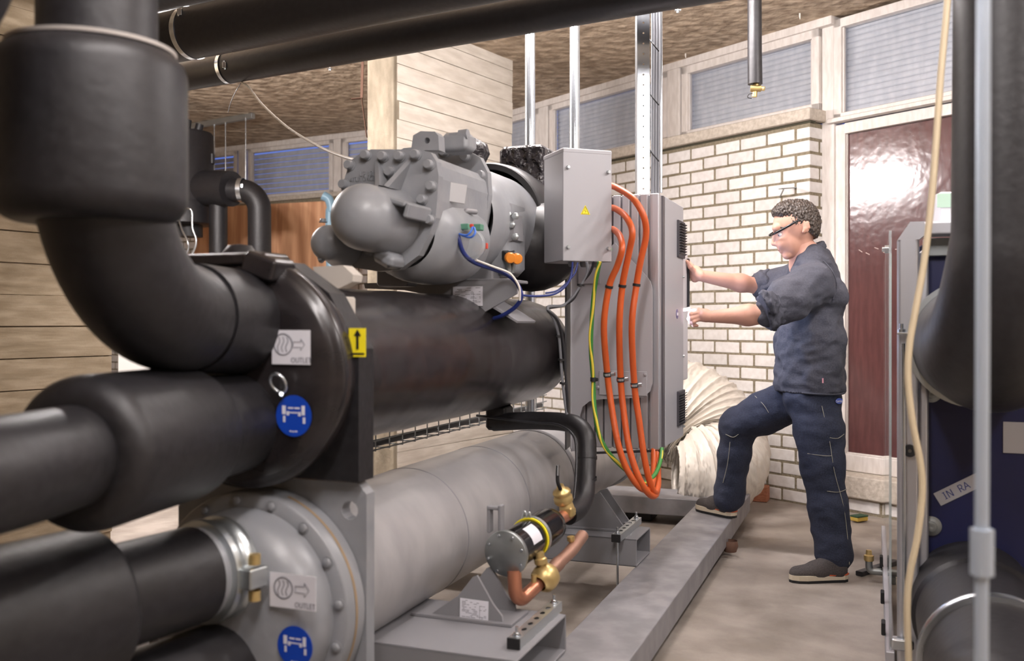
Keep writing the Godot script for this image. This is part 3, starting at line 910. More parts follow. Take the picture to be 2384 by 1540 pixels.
func build_compressor() -> void:
	var fr := FRAME
	var t := thing("compressor", "grey cast screw compressor bolted together on top of the chiller", "compressor", fr, Vector3(-1.5, 1.276, -3.3))
	var g: Material = mats["machine_grey"]
	var plate := [Vector2(-1.6511, 1.6186), Vector2(-1.6397, 1.6608), Vector2(-1.6185, 1.7093), Vector2(-1.5781, 1.7338), Vector2(-1.5428, 1.7414), Vector2(-1.3644, 1.7299), Vector2(-1.3263, 1.7179), Vector2(-1.3066, 1.6878), Vector2(-1.2990, 1.6422), Vector2(-1.3036, 1.5670), Vector2(-1.3096, 1.5083), Vector2(-1.3309, 1.4569), Vector2(-1.3690, 1.3891), Vector2(-1.4387, 1.3449), Vector2(-1.5221, 1.3409), Vector2(-1.6807, 1.3668), Vector2(-1.6955, 1.3900), Vector2(-1.6939, 1.5147), Vector2(-1.6626, 1.5635)]
	var b := MB.new()
	b.prism(plate, Transform3D(Basis(), Vector3(0, 0, -2.76)), 0.035)
	part(t, "front_cover", b, g)
	# rotor housing behind the cover: two barrels and the casting between them
	b = MB.new()
	var small := []
	var cen := Vector2.ZERO
	for p in plate: cen += p / plate.size()
	for p in plate: small.append(cen + (p - cen) * 0.95)
	b.prism(small, Transform3D(Basis(), Vector3(0, 0, -2.79)), 0.42)
	part(t, "rotor_casting", b, g)
	b = MB.new()
	b.lathe([[0.12, 0], [0.15, 0.03], [0.162, 0.1], [0.166, 0.2], [0.16, 0.32], [0.15, 0.4]], axis(-1.45, 1.47, 2.8), 40)
	b.lathe([[0.12, 0], [0.145, 0.04], [0.158, 0.12], [0.16, 0.3], [0.158, 0.4]], axis(-1.478, 1.585, 2.8), 40)
	part(t, "rotor_barrel", b, g)
	b = MB.new()
	b.prism(holed([Vector2(-1.6500, 1.8276), Vector2(-1.5695, 1.8288), Vector2(-1.4991, 1.8242), Vector2(-1.4056, 1.8087), Vector2(-1.3409, 1.7748), Vector2(-1.3105, 1.7184), Vector2(-1.3055, 1.6372), Vector2(-1.3122, 1.5799), Vector2(-1.3290, 1.4948), Vector2(-1.3731, 1.4101), Vector2(-1.4730, 1.3555), Vector2(-1.6141, 1.3516), Vector2(-1.7225, 1.4185), Vector2(-1.7592, 1.7125), Vector2(-1.7134, 1.7993)], Vector2(-1.3257, 1.6616), 0.011), Transform3D(Basis(), Vector3(0, 0, -3.2)), 0.035)
	part(t, "middle_flange", b, g)
	b = MB.new()
	b.lathe([[0.2, 0], [0.212, 0.03], [0.22, 0.1], [0.226, 0.3], [0.226, 0.46], [0.215, 0.52]], axis(-1.5, 1.56, 3.23), 56)
	b.box(Vector3(-1.33, 1.5, -3.44), Vector3(0.1, 0.3, 0.2), 0.03)
	part(t, "motor_front_housing", b, g)
	# bolts of the covers
	for p in [Vector3(-1.6189, 1.6934, -2.758), Vector3(-1.5577, 1.7223, -2.758), Vector3(-1.4941, 1.7141, -2.758), Vector3(-1.4345, 1.7105, -2.758), Vector3(-1.3757, 1.7124, -2.758), Vector3(-1.4689, 1.6623, -2.758), Vector3(-1.3284, 1.6778, -2.758), Vector3(-1.3208, 1.6088, -2.758), Vector3(-1.3527, 1.5677, -2.758), Vector3(-1.6401, 1.6306, -2.758), Vector3(-1.5417, 1.4073, -2.758), Vector3(-1.3268, 1.5019, -2.758)]:
		b = MB.new()
		b.lathe([[0.0185, 0], [0.0185, 0.003], [0.0155, 0.0035], [0.0155, 0.02], [0.013, 0.024], [0, 0.024]], along(p, Vector3.BACK), 12)
		part(t, "cover_bolt", b, g)
	for p in [Vector3(-1.479, 1.802, -3.198), Vector3(-1.3945, 1.7793, -3.198), Vector3(-1.3333, 1.7069, -3.198), Vector3(-1.3265, 1.6271, -3.198)]:
		b = MB.new()
		b.lathe([[0.021, 0], [0.021, 0.003], [0.0175, 0.0035], [0.0175, 0.022], [0.015, 0.026], [0, 0.026]], along(p, Vector3.BACK), 12)
		part(t, "flange_bolt", b, g)
	# V ribs on the cover
	b = MB.new()
	for q in [[Vector3(-1.5237, 1.7064, -2.76), Vector3(-1.4731, 1.6055, -2.76)], [Vector3(-1.3998, 1.699, -2.76), Vector3(-1.4418, 1.604, -2.76)]]:
		var p0: Vector3 = q[0]
		var p1: Vector3 = q[1]
		var d := (p1 - p0).normalized() * 0.012
		var sd := Vector3(d.y, -d.x, 0) * 0.6
		b.flat([p0 - sd, p1 - sd * 1.2, p1 - sd * 1.2 + Vector3(0, 0, 0.085)])
		b.flat([p0 + sd, p1 + sd * 1.2 + Vector3(0, 0, 0.085), p1 + sd * 1.2])
		b.flat([p0 - sd, p1 - sd * 1.2 + Vector3(0, 0, 0.085), p1 + sd * 1.2 + Vector3(0, 0, 0.085), p0 + sd])
	part(t, "cover_rib", b, g)
	# bearing domes sticking out of the cover
	b = MB.new()
	var dome := []
	for k in 9: dome.append([sin(PI / 2 * k / 8.0) * 0.104, 0.1 - cos(PI / 2 * k / 8.0) * 0.1])
	b.lathe(dome + [[0.104, 0.14], [0.107, 0.22], [0.114, 0.27]], axis(-1.478, 1.5, 2.5), 40)
	part(t, "bearing_dome", b, g)
	b = MB.new()
	b.box(Vector3(-1.3849, 1.5476, -2.68), Vector3(0.1, 0.02, 0.16), 0.008, Basis(Vector3.BACK, -0.3))
	b.box(Vector3(-1.3338, 1.5158, -2.68), Vector3(0.02, 0.05, 0.16), 0.008, Basis(Vector3.BACK, -0.3))
	part(t, "dome_rib", b, g)
	b = MB.new()
	var d2 := []
	for k in 7: d2.append([sin(PI / 2 * k / 6.0) * 0.058, 0.045 - cos(PI / 2 * k / 6.0) * 0.045])
	b.lathe(d2 + [[0.062, 0.1], [0.075, 0.12], [0.075, 0.14], [0.068, 0.2]], axis(-1.648, 1.43, 2.62), 28)
	bolt(b, Vector3(-1.6628, 1.4966, -2.66), Vector3.UP, 0.01, 0.012)
	bolt(b, Vector3(-1.666, 1.3802, -2.66), Vector3(-0.3, 0.2, 1), 0.012, 0.012)
	part(t, "side_dome", b, g)
	b = MB.new()
	b.box(Vector3(-1.4564, 1.379, -2.72), Vector3(0.09, 0.05, 0.1), 0.02, Basis(Vector3.BACK, -0.5))
	part(t, "boss", b, g)
	text(t, "cast_lettering", "UF 12", face(Vector3(-1.5596, 1.6618, -2.7585), Vector3.RIGHT, Vector3.UP), 0.02, g, 0.004)
	text(t, "cast_lettering", "4TUVDAC02", face(Vector3(-1.5676, 1.6453, -2.7585), Vector3.RIGHT, Vector3.UP), 0.02, g, 0.004)
	text(t, "cast_lettering", "4TU", face(Vector3(-1.6453, 1.4429, -2.7585), Vector3.RIGHT, Vector3.UP), 0.024, g, 0.004)
	text(t, "cast_lettering", "CWJ ED", face(Vector3(-1.6127, 1.4121, -2.7585), Vector3.RIGHT, Vector3.UP), 0.024, g, 0.004)
	# lug and valve on top
	b = MB.new()
	b.prism(holed([Vector2(-1.4830, 1.7638), Vector2(-1.4748, 1.8136), Vector2(-1.4469, 1.8264), Vector2(-1.3933, 1.8211), Vector2(-1.3804, 1.8070), Vector2(-1.3772, 1.7571)], Vector2(-1.4225, 1.7923), 0.011), Transform3D(Basis(), Vector3(0, 0, -2.93)), 0.05)
	b.box(Vector3(-1.3711, 1.8043, -3.08), Vector3(0.11, 0.07, 0.1), 0.02)
	part(t, "lifting_lug", b, g)
	b = MB.new()
	b.tube([Vector3(-1.3907, 1.8259, -3.05), Vector3(-1.3463, 1.8259, -3.05)], 0.013, 10)
	b.tube([Vector3(-1.3545, 1.8264, -3.05), Vector3(-1.3218, 1.8286, -3.05)], 0.02, 6)
	part(t, "relief_plug", b, g)
	# name plate, slot, handle, valve block
	b = MB.new()
	b.x = Transform3D(Basis(Vector3.UP, 0.6), Vector3(-1.2911, 1.602, -2.8899))
	b.box(Vector3.ZERO, Vector3(0.058, 0.064, 0.004), 0.002, Basis(Vector3.BACK, -0.14))
	part(t, "name_plate", b, mat("plate_grey", C(176, 176, 178), 0.4), "small pale name plate")
	b = MB.new()
	b.tube(bend(Vector3(-1.3226, 1.526, -3), Vector3(-1.3138, 1.5559, -2.98), Vector3(-1.2926, 1.5567, -3.05), 0.015, 5), 0.009, 8)
	part(t, "side_handle", b, mats["bracket_grey"])
	b = MB.new()
	b.prism([Vector2(-1.3426, 1.5998), Vector2(-1.3091, 1.5918), Vector2(-1.2723, 1.5838), Vector2(-1.2671, 1.4855), Vector2(-1.2915, 1.4764), Vector2(-1.3391, 1.4877)], Transform3D(Basis(), Vector3(0, 0, -3.36)), 0.1)
	var vb := part(t, "valve_block", b, mats["bracket_grey"])
	for p in [Vector3(-1.2608, 1.5727, -3.36), Vector3(-1.2746, 1.5408, -3.36), Vector3(-1.2608, 1.4951, -3.36), Vector3(-1.2902, 1.5803, -3.36)]:
		b = MB.new()
		bolt(b, p, Vector3.BACK, 0.014, 0.012, false)
		part(vb, "bolt", b, mats["zinc"])
	# black insulated motor end with its strap, and the crinkled wrapping behind
	b = MB.new()
	b.lathe([[0.232, 0], [0.25, 0.02], [0.256, 0.1], [0.256, 0.22], [0.245, 0.28], [0.215, 0.35], [0.15, 0.39], [0, 0.4]], axis(-1.53, 1.6, 3.72), 64)
	part(t, "motor_insulation", b, mats["foam_black"])
	b = MB.new()
	b.lathe([[0.226, 0], [0.248, 0.004], [0.252, 0.02], [0.248, 0.036], [0.226, 0.04]], axis(-1.525, 1.59, 3.69), 64)
	part(t, "insulation_strap", b, mats["rubber_black"])
	b = MB.new()
	b.box(Vector3(-1.4376, 1.8163, -4.0002), Vector3(0.21, 0.26, 0.22), 0.02)
	part(t, "crinkled_wrap", b, mats["crinkle_black"])
	b = MB.new()
	b.box(Vector3(-1.4769, 1.8473, -3.4504), Vector3(0.12, 0.1, 0.12), 0.03, Basis(Vector3.BACK, -0.5))
	part(t, "crinkled_wrap", b, mats["crinkle_black"])
	b = MB.new()
	var el := []
	for k in 13: el.append([sin(PI * k / 12.0) * 0.21, 0.19 * -cos(PI * k / 12.0)])
	b.lathe(el, Transform3D(Basis(), Vector3(-1.3497, 1.4919, -3.7876)), 40)
	part(t, "suction_insulation", b, mats["foam_black"])
	# feet and support saddle
	b = MB.new()
	for p in [Vector3(-1.5722, 1.3341, -3), Vector3(-1.3984, 1.3548, -3.35)]:
		b = MB.new()
		b.box(p, Vector3(0.13, 0.07, 0.08), 0.01)
		part(t, "foot", b, mats["bracket_grey"])
	b = MB.new()
	b.prism([Vector2(-1.8203, 1.3225), Vector2(-1.2354, 1.3326), Vector2(-1.1942, 1.3165), Vector2(-1.1975, 1.2766), Vector2(-1.3834, 1.1781), Vector2(-1.4383, 1.1987), Vector2(-1.5254, 1.2705), Vector2(-1.6500, 1.2942), Vector2(-1.8147, 1.3027)], Transform3D(Basis(), Vector3(0, 0, -3.2)), 0.012)
	var p1: Vector3 = Vector3(-1.1958, 1.2781, -3.2)
	var p2: Vector3 = Vector3(-1.3834, 1.1781, -3.2)
	b.bar((p1 + p2) / 2 + Vector3(0, 0, -0.006), (p1 + p2) / 2 + Vector3(0, 0, -0.2), 0.215, 0.01, 0.002, Vector3(0.5, 0.86, 0))
	b.box(Vector3(-1.4904, 1.3257, -3.2) + Vector3(0, 0, -0.12), Vector3(0.5, 0.012, 0.24), 0.003)
	part(t, "support_saddle", b, mats["bracket_grey"])
	spec_label(t, "rating_plate", face(Vector3(-1.3868, 1.2691, -3.196), Vector3(1, 0, 0), Vector3(0.02, 1, 0)), 0.118, 0.071, 5)
	# --- oil sensor with green connector and wires, orange solenoids
	var s := thing("oil_sensor", "clear sensor housing with a green connector and bright blue wires", "sensor", fr, Vector3(-1.2702, 1.4504, -2.96))
	b = MB.new()
	b.box(Vector3(-1.2855, 1.4931, -2.93), Vector3(0.045, 0.02, 0.03), 0.003)
	b.box(Vector3(-1.2482, 1.4931, -2.96), Vector3(0.035, 0.022, 0.03), 0.003)
	part(s, "connector", b, mat("connector_green", C(84, 134, 112), 0.45))
	b = MB.new()
	b.lathe([[0, 0], [0.045, 0.002], [0.052, 0.02], [0.052, 0.06], [0.045, 0.075]], along(Vector3(-1.2787, 1.4348, -2.98), Vector3(0.3, 0, 1)), 20)
	part(s, "clear_housing", b, mats["clear_plastic"])
	b = MB.new()
	b.tube(smooth([Vector3(-1.291, 1.4677, -2.9), Vector3(-1.2558, 1.4606, -2.88), Vector3(-1.2389, 1.4713, -2.88), Vector3(-1.2413, 1.4902, -2.9)]), 0.0035, 8)
	b.tube(smooth([Vector3(-1.2801, 1.463, -2.9), Vector3(-1.2361, 1.452, -2.87), Vector3(-1.2193, 1.4655, -2.87), Vector3(-1.2352, 1.4871, -2.9)]), 0.0035, 8)
	part(s, "wire_loop", b, mats["cable_bright_blue"])
	b = MB.new()
	b.box(Vector3(-1.2444, 1.4931, -2.9), Vector3(0.012, 0.012, 0.01), 0.002)
	b.box(Vector3(-1.2277, 1.4326, -2.99), Vector3(0.008, 0.02, 0.01), 0.002)
	part(s, "red_clip", b, mat("clip_red", C(206, 70, 52), 0.45))
	var wi := thing("sensor_cable", "dark blue sensor cable hanging under the compressor", "cable", fr, Vector3(-1.2627, 1.3916, -2.95))
	b = MB.new()
	b.tube(smooth([Vector3(-1.3046, 1.4914, -2.92), Vector3(-1.291, 1.4534, -2.9), Vector3(-1.2811, 1.4045, -2.92), Vector3(-1.2677, 1.3762, -2.98), Vector3(-1.2452, 1.3586, -3.1), Vector3(-1.22, 1.3428, -3.16), Vector3(-1.1862, 1.3122, -3.17), Vector3(-1.172, 1.2666, -3.18), Vector3(-1.1986, 1.2287, -3.19), Vector3(-1.252, 1.1982, -3.2), Vector3(-1.2934, 1.1875, -3.22)]), 0.0075, 8)
	part(wi, "jacket", b, mats["cable_blue"])
	b = MB.new()
	b.tube(smooth([Vector3(-1.2587, 1.3841, -2.97), Vector3(-1.2371, 1.3663, -3.08), Vector3(-1.2122, 1.3524, -3.14), Vector3(-1.1917, 1.3343, -3.15), Vector3(-1.1728, 1.2965, -3.16), Vector3(-1.1748, 1.2511, -3.17)]), 0.004, 8)
	part(wi, "screen_lead", b, mats["cable_white"])
	var so := thing("solenoid_pair", "pair of solenoid valves with orange caps under the motor", "valve", fr, Vector3(-1.2655, 1.3979, -3.3))
	for q in [[Vector3(-1.347, 1.4432, -3.42), Vector3(-1.2638, 1.4138, -3.3)], [Vector3(-1.3281, 1.4441, -3.44), Vector3(-1.2441, 1.4114, -3.32)]]:
		b = MB.new()
		b.bar(q[0], q[1], 0.03, 0.036, 0.004)
		part(so, "coil", b, mats["rubber_black"])
		b = MB.new()
		var dd: Vector3 = (q[1] - q[0]).normalized()
		b.lathe([[0.02, 0], [0.021, 0.014], [0.017, 0.022], [0, 0.023]], along(q[1], dd), 14)
		part(so, "orange_cap", b, mats["tag_orange"])
	b = MB.new()
	b.tube([Vector3(-1.286, 1.4072, -3.34), Vector3(-1.2825, 1.3652, -3.34), Vector3(-1.2894, 1.3443, -3.34)], 0.012, 10)
	b.tube([Vector3(-1.2694, 1.4015, -3.36), Vector3(-1.2763, 1.3596, -3.36)], 0.01, 10)
	part(so, "stem", b, mats["steel_dull"])


func orange_cable(pts: Array, label: String, tie: int, grip: int) -> void:
	var t := thing("power_cable", label, "cable", FRAME, pts[8], "orange power cables")
	var b := MB.new()
	b.tube(smooth(pts, 6), 0.0124, 16)
	part(t, "jacket", b, mats["orange_jacket"])
	for q in [[tie, 0.01], [grip, 0.018]]:
		var k: int = q[0]
		var p: Vector3 = pts[k]
		var d: Vector3 = (pts[k + 1] - pts[k - 1]).normalized()
		b = MB.new()
		var h: float = q[1]
		b.lathe([[0.0125, -h / 2], [0.0152, -h / 2], [0.0152, h / 2], [0.0125, h / 2]], along(p, d), 18)
		part(t, "cable_tie" if k == tie else "cable_clamp", b, mats["rubber_black"])
		if k == grip:
			b = MB.new()
			b.lathe([[0.0153, -h / 4], [0.0164, -h / 4], [0.0164, h / 4], [0.0153, h / 4]], along(p, d), 18)
			b.tube([p + Vector3(0.016, 0, 0.0), p + Vector3(0.03, 0.002, 0.0)], 0.008, 10)
			part(t, "clamp_band", b, mats["galvanised"])

func build_cabinet() -> void:
	var fr := FRAME
	# --- terminal box on the motor
	var o: Vector3 = FRAME.affine_inverse() * Vector3(0.1957, 1.6234, -3.62)
	var bf := Transform3D(Basis(Vector3.UP, deg_to_rad(20.0)), Vector3(0.1957, 1.4082, -3.62))     # near vertical edge of the box, at its foot; front face runs along +x
	var t := thing("terminal_box", "light grey terminal box with a yellow lightning sticker", "box", bf, Vector3(0.1, 0, -0.1))
	var b := MB.new()
	b.box(Vector3(0.1, 0.212, -0.105), Vector3(0.2, 0.424, 0.19), 0.004)
	part(t, "body", b, mats["cabinet_grey"])
	b = MB.new()
	b.box(Vector3(0.1, 0.42, -0.1), Vector3(0.206, 0.018, 0.206), 0.004)
	b.box(Vector3(0.1, 0.212, -0.005), Vector3(0.206, 0.428, 0.012), 0.004)
	part(t, "lid", b, mats["cabinet_grey"])
	for p in [Vector2(0.016, 0.355), Vector2(0.186, 0.345), Vector2(0.016, 0.052), Vector2(0.186, 0.05)]:
		b = MB.new()
		bolt(b, Vector3(p.x, p.y, 0.001), Vector3.BACK, 0.0075, 0.014, false)
		part(t, "lid_screw", b, mats["zinc"])
	b = MB.new()
	b.prism([Vector2(-0.02, 0), Vector2(0.02, 0), Vector2(0, 0.036)], Transform3D(Basis(), Vector3(0.09, 0.178, 0.0018)), 0.001)
	var st := part(t, "warning_sticker", b, mats["sticker_yellow"], "yellow triangle with a black lightning bolt")
	b = MB.new()
	for q in [[Vector2(-0.0152, 0.0025), Vector2(0.0152, 0.0025)], [Vector2(0.0152, 0.0025), Vector2(0, 0.0315)], [Vector2(0, 0.0315), Vector2(-0.0152, 0.0025)], [Vector2(0.002, 0.023), Vector2(-0.004, 0.015)], [Vector2(-0.004, 0.015), Vector2(0.003, 0.0135)], [Vector2(0.003, 0.0135), Vector2(-0.001, 0.006)]]:
		b.bar(Vector3(0.09 + q[0].x, 0.178 + q[0].y, 0.002), Vector3(0.09 + q[1].x, 0.178 + q[1].y, 0.002), 0.0006, 0.002, 0, Vector3.BACK)
	part(st, "lightning_print", b, mats["print_black"])
	b = MB.new()
	b.lathe([[0.009, 0], [0.008, 0.01], [0, 0.012]], along(Vector3(0.204, 0.05, -0.03), Vector3.RIGHT), 12)
	part(t, "green_plug", b, mat("plug_green", C(110, 214, 120), 0.4))
	for q in [0.06, 0.11, 0.16]:
		b = MB.new()
		b.lathe([[0.014, 0], [0.014, -0.012], [0.01, -0.02]], Transform3D(Basis(), Vector3(q, 0.0, -0.06)), 10)
		part(t, "cable_gland", b, mats["cable_grey"])
	# --- drive cabinet
	var dc := thing("drive_cabinet", "tall silver drive cabinet with black louvres the technician works at", "cabinet", fr, Vector3(-1.0, 0.65, -4.1))
	b = MB.new()
	b.box(Vector3(-1.0, 1.176, -4.11), Vector3(0.352, 1.046, 0.486), 0.004)
	part(dc, "body", b, mats["cabinet_alu"])
	# finned face towards the viewer
	for k in 9:
		var u := -1.165 + k * 0.038
		b = MB.new()
		b.box(Vector3(u + 0.0155, 1.176, -3.858), Vector3(0.033 if k < 8 else 0.028, 1.05, 0.02), 0.004)
		part(dc, "heat_sink_fin", b, mats["cabinet_alu"])
	b = MB.new()
	b.box(Vector3(-0.836, 1.176, -3.862), Vector3(0.034, 1.052, 0.03), 0.006)
	part(dc, "corner_profile", b, mats["aluminium"])
	b = MB.new()
	b.box(Vector3(-0.8225, 1.176, -3.93), Vector3(0.012, 1.046, 0.034), 0.002)
	part(dc, "dark_strip", b, mats["dark_strip"])
	b = MB.new()
	b.box(Vector3(-0.821, 1.176, -4.15), Vector3(0.012, 1.046, 0.4), 0.003)
	var side := part(dc, "side_panel", b, mats["cabinet_grey"])
	for q in [[1.545, 0.165], [0.79, 0.155]]:
		b = MB.new()
		b.box(Vector3(-0.811, q[0], -4.27), Vector3(0.012, q[1], 0.15), 0.003)
		var gr := part(side, "louvre_grille", b, mats["louvre"])
		for k in 12:
			b = MB.new()
			b.box(Vector3(-0.801, q[0] - q[1] * 0.4 + q[1] * 0.8 * k / 11.0, -4.27), Vector3(0.014, 0.003, 0.136), 0.001, Basis(Vector3.BACK, 0.5))
			part(gr, "louvre_blade", b, mats["louvre"])
	b = MB.new()
	b.lathe([[0, 0], [0.021, 0], [0.021, 0.002], [0, 0.002]], along(Vector3(-0.815, 1.21, -4.2), Vector3.RIGHT) * Transform3D(Basis.from_scale(Vector3(1, 1, 1)), Vector3.ZERO), 20)
	var bd := part(side, "round_badge", b, mat("badge_blue", C(52, 58, 124), 0.35), "small round blue badge with a white band")
	b = MB.new()
	b.box(Vector3(-0.8128, 1.21, -4.2), Vector3(0.0008, 0.013, 0.034))
	part(bd, "badge_band", b, mats["label_white"])
	for y in [1.38, 1.02, 0.7]:
		b = MB.new()
		bolt(b, Vector3(-0.815, y, -4.335), Vector3.RIGHT, 0.006, 0.01, false)
		part(side, "panel_screw", b, mats["zinc"])
	# narrower pale control box behind, with the lit display on its side
	b = MB.new()
	b.box(Vector3(-1.0, 1.2, -4.56), Vector3(0.26, 0.62, 0.4), 0.004)
	part(dc, "control_box", b, mat("control_white", C(222, 221, 224), 0.4))
	b = MB.new()
	b.box(Vector3(-0.868, 1.21, -4.47), Vector3(0.006, 0.13, 0.17), 0.002)
	part(dc, "display_screen", b, mats["screen_glow"], "lit touch display")
	b = MB.new()
	b.box(Vector3(-0.866, 1.37, -4.745), Vector3(0.014, 0.24, 0.02), 0.002)
	part(dc, "door_seal", b, mats["rubber_black"])
	var sl := AreaLight3D.new()
	sl.name = "display_light"
	dc.add_child(sl)
	sl.transform = Transform3D(Basis(Vector3.UP, -PI / 2), Vector3(-0.862, 1.21, -4.47) - Vector3(-1.0, 0.65, -4.1))
	sl.area_size = Vector2(0.17, 0.13)
	sl.light_energy = 0.22
	sl.light_color = Color(0.72, 0.82, 1.0)
	sl.area_range = 8.0
	sl.area_attenuation = 2.0
	sl.shadow_enabled = true
	# --- grey carrier plate between chiller and cabinet
	var br := thing("carrier_plate", "grey sheet metal carrier plate behind the orange cables", "bracket", fr, Vector3(-1.1, 0.65, -3.82))
	b = MB.new()
	b.prism([Vector2(-1.1813, 1.4291), Vector2(-1.0137, 1.4834), Vector2(-0.9919, 1.4986), Vector2(-0.8616, 1.3610), Vector2(-0.8457, 1.3381), Vector2(-0.8369, 1.3051), Vector2(-0.8369, 0.9288), Vector2(-0.8475, 0.8938), Vector2(-0.8739, 0.8688), Vector2(-1.0501, 0.8567), Vector2(-1.1015, 0.8464), Vector2(-1.1310, 0.8223), Vector2(-1.1422, 0.7863), Vector2(-1.1459, 0.6400), Vector2(-1.1813, 0.6347)], Transform3D(Basis(), Vector3(0, 0, -3.8)), 0.006)
	part(br, "plate", b, mats["cabinet_grey"])
	b = MB.new()
	b.box(Vector3(-1.2455, 1.0844, -3.83) + Vector3(0, 0, -0.19), Vector3(0.008, 0.9, 0.36), 0.002, Basis(Vector3.UP, 0.16))
	part(br, "return_flange", b, mat("flange_dark", C(96, 96, 100), 0.5))
	b = MB.new()
	b.box(Vector3(-1.1794, 1.0319, -3.8), Vector3(0.004, 0.77, 0.02), 0.001)
	part(br, "folded_edge", b, mats["cabinet_grey"])
	b = MB.new()
	b.box(Vector3(-0.9585, 0.9245, -3.796), Vector3(0.2, 0.1, 0.004), 0.002)
	for p in [Vector3(-0.8646, 0.9634, -3.79), Vector3(-1.0619, 0.9066, -3.79)]: bolt(b, p, Vector3.BACK, 0.007, 0.006, false)
	part(br, "clamp_plate", b, mats["cabinet_grey"])
	b = MB.new()
	b.box(Vector3(-1.1, 1.3701, -3.795), Vector3(0.095, 0.075, 0.004), 0.001)
	part(br, "inner_tab", b, mats["cabinet_alu"])
	b = MB.new()
	b.bar(Vector3(-1.1236, 0.6304, -3.8), Vector3(-0.8128, 0.6484, -3.86), 0.02, 0.008)
	part(br, "bottom_rail", b, mats["cable_black"])
	# --- cables
	orange_cable([Vector3(-0.9826, 1.7182, -3.6703), Vector3(-0.9322, 1.695, -3.6039), Vector3(-0.8509, 1.6404, -3.5278), Vector3(-0.8085, 1.5701, -3.5225), Vector3(-0.8054, 1.4993, -3.545), Vector3(-0.8282, 1.4114, -3.5578), Vector3(-0.8481, 1.316, -3.5716), Vector3(-0.8626, 1.1586, -3.5554), Vector3(-0.8652, 0.9313, -3.6079), Vector3(-0.8458, 0.7948, -3.6046), Vector3(-0.8243, 0.6653, -3.5914), Vector3(-0.8043, 0.5667, -3.5989), Vector3(-0.7923, 0.5153, -3.6356), Vector3(-0.7969, 0.5314, -3.7194), Vector3(-0.8197, 0.5925, -3.8177), Vector3(-0.8357, 0.6718, -3.8758)], "outer orange power cable with the widest loop", 6, 8)
	orange_cable([Vector3(-0.9826, 1.6296, -3.6703), Vector3(-0.9368, 1.6133, -3.6021), Vector3(-0.8767, 1.5723, -3.518), Vector3(-0.8421, 1.5108, -3.4776), Vector3(-0.8612, 1.433, -3.5024), Vector3(-0.8937, 1.312, -3.5329), Vector3(-0.9069, 1.1586, -3.5386), Vector3(-0.9147, 0.9529, -3.5891), Vector3(-0.9014, 0.8278, -3.5834), Vector3(-0.8757, 0.6995, -3.5611), Vector3(-0.8434, 0.6043, -3.552), Vector3(-0.8129, 0.5391, -3.5636), Vector3(-0.7942, 0.5056, -3.6135), Vector3(-0.7958, 0.5146, -3.6985), Vector3(-0.8181, 0.5838, -3.8184), Vector3(-0.8357, 0.6629, -3.8758)], "middle orange power cable of the three", 5, 7)
	orange_cable([Vector3(-0.9826, 1.5445, -3.6703), Vector3(-0.9431, 1.5317, -3.5997), Vector3(-0.8964, 1.4961, -3.5105), Vector3(-0.8755, 1.4461, -3.4542), Vector3(-0.8994, 1.3841, -3.4772), Vector3(-0.9358, 1.308, -3.4955), Vector3(-0.9593, 1.1587, -3.508), Vector3(-0.9602, 0.9733, -3.5611), Vector3(-0.9421, 0.8453, -3.5573), Vector3(-0.913, 0.7172, -3.5363), Vector3(-0.88, 0.6206, -3.5381), Vector3(-0.8343, 0.5488, -3.5555), Vector3(-0.8096, 0.532, -3.6076), Vector3(-0.8115, 0.5517, -3.6925), Vector3(-0.8343, 0.6012, -3.8122), Vector3(-0.8489, 0.6718, -3.8708)], "inner orange power cable with the tightest loop", 5, 7)
	var ec := thing("earth_cable", "green and yellow earth cable beside the orange cables", "cable", fr, Vector3(-1.0075, 0.9291, -3.5111))
	var ep := smooth([Vector3(-0.9638, 1.4008, -3.4635), Vector3(-0.9782, 1.3534, -3.4794), Vector3(-0.9986, 1.2731, -3.5037), Vector3(-1.009, 1.1586, -3.5105), Vector3(-1.0133, 1.0599, -3.5195), Vector3(-1.0112, 0.9535, -3.5418), Vector3(-1.0038, 0.8453, -3.5339), Vector3(-0.9857, 0.7475, -3.5301), Vector3(-0.9549, 0.6818, -3.5417), Vector3(-0.9175, 0.6309, -3.5667), Vector3(-0.8683, 0.5782, -3.6067), Vector3(-0.834, 0.55, -3.6411), Vector3(-0.808, 0.5737, -3.7152), Vector3(-0.8057, 0.6128, -3.8016), Vector3(-0.8118, 0.6568, -3.8635)], 8)
	b = MB.new()
	b.tube(ep, 0.0085, 10)
	part(ec, "green_jacket", b, mats["earth_green"])
	b = MB.new()
	var ep2 := []
	for k in ep.size(): ep2.append(ep[k] + Vector3(0.0035 * cos(k * 0.35), 0, 0.0045))
	b.tube(ep2, 0.0052, 8)
	part(ec, "yellow_stripe", b, mats["earth_yellow"])
	b = MB.new()
	b.lathe([[0.0105, -0.008], [0.0115, -0.008], [0.0115, 0.008], [0.0105, 0.008]], along(Vector3(-1.0098, 0.9538, -3.5369), Vector3.UP), 12)
	b.box(Vector3(-0.9976, 0.9541, -3.5362), Vector3(0.016, 0.014, 0.008), 0.003)
	part(ec, "clip", b, mats["rubber_black"])
	var gc := thing("control_cable", "thin grey control cables tied together under the terminal box", "cable", fr, Vector3(-1.0989, 1.2917, -3.5405))
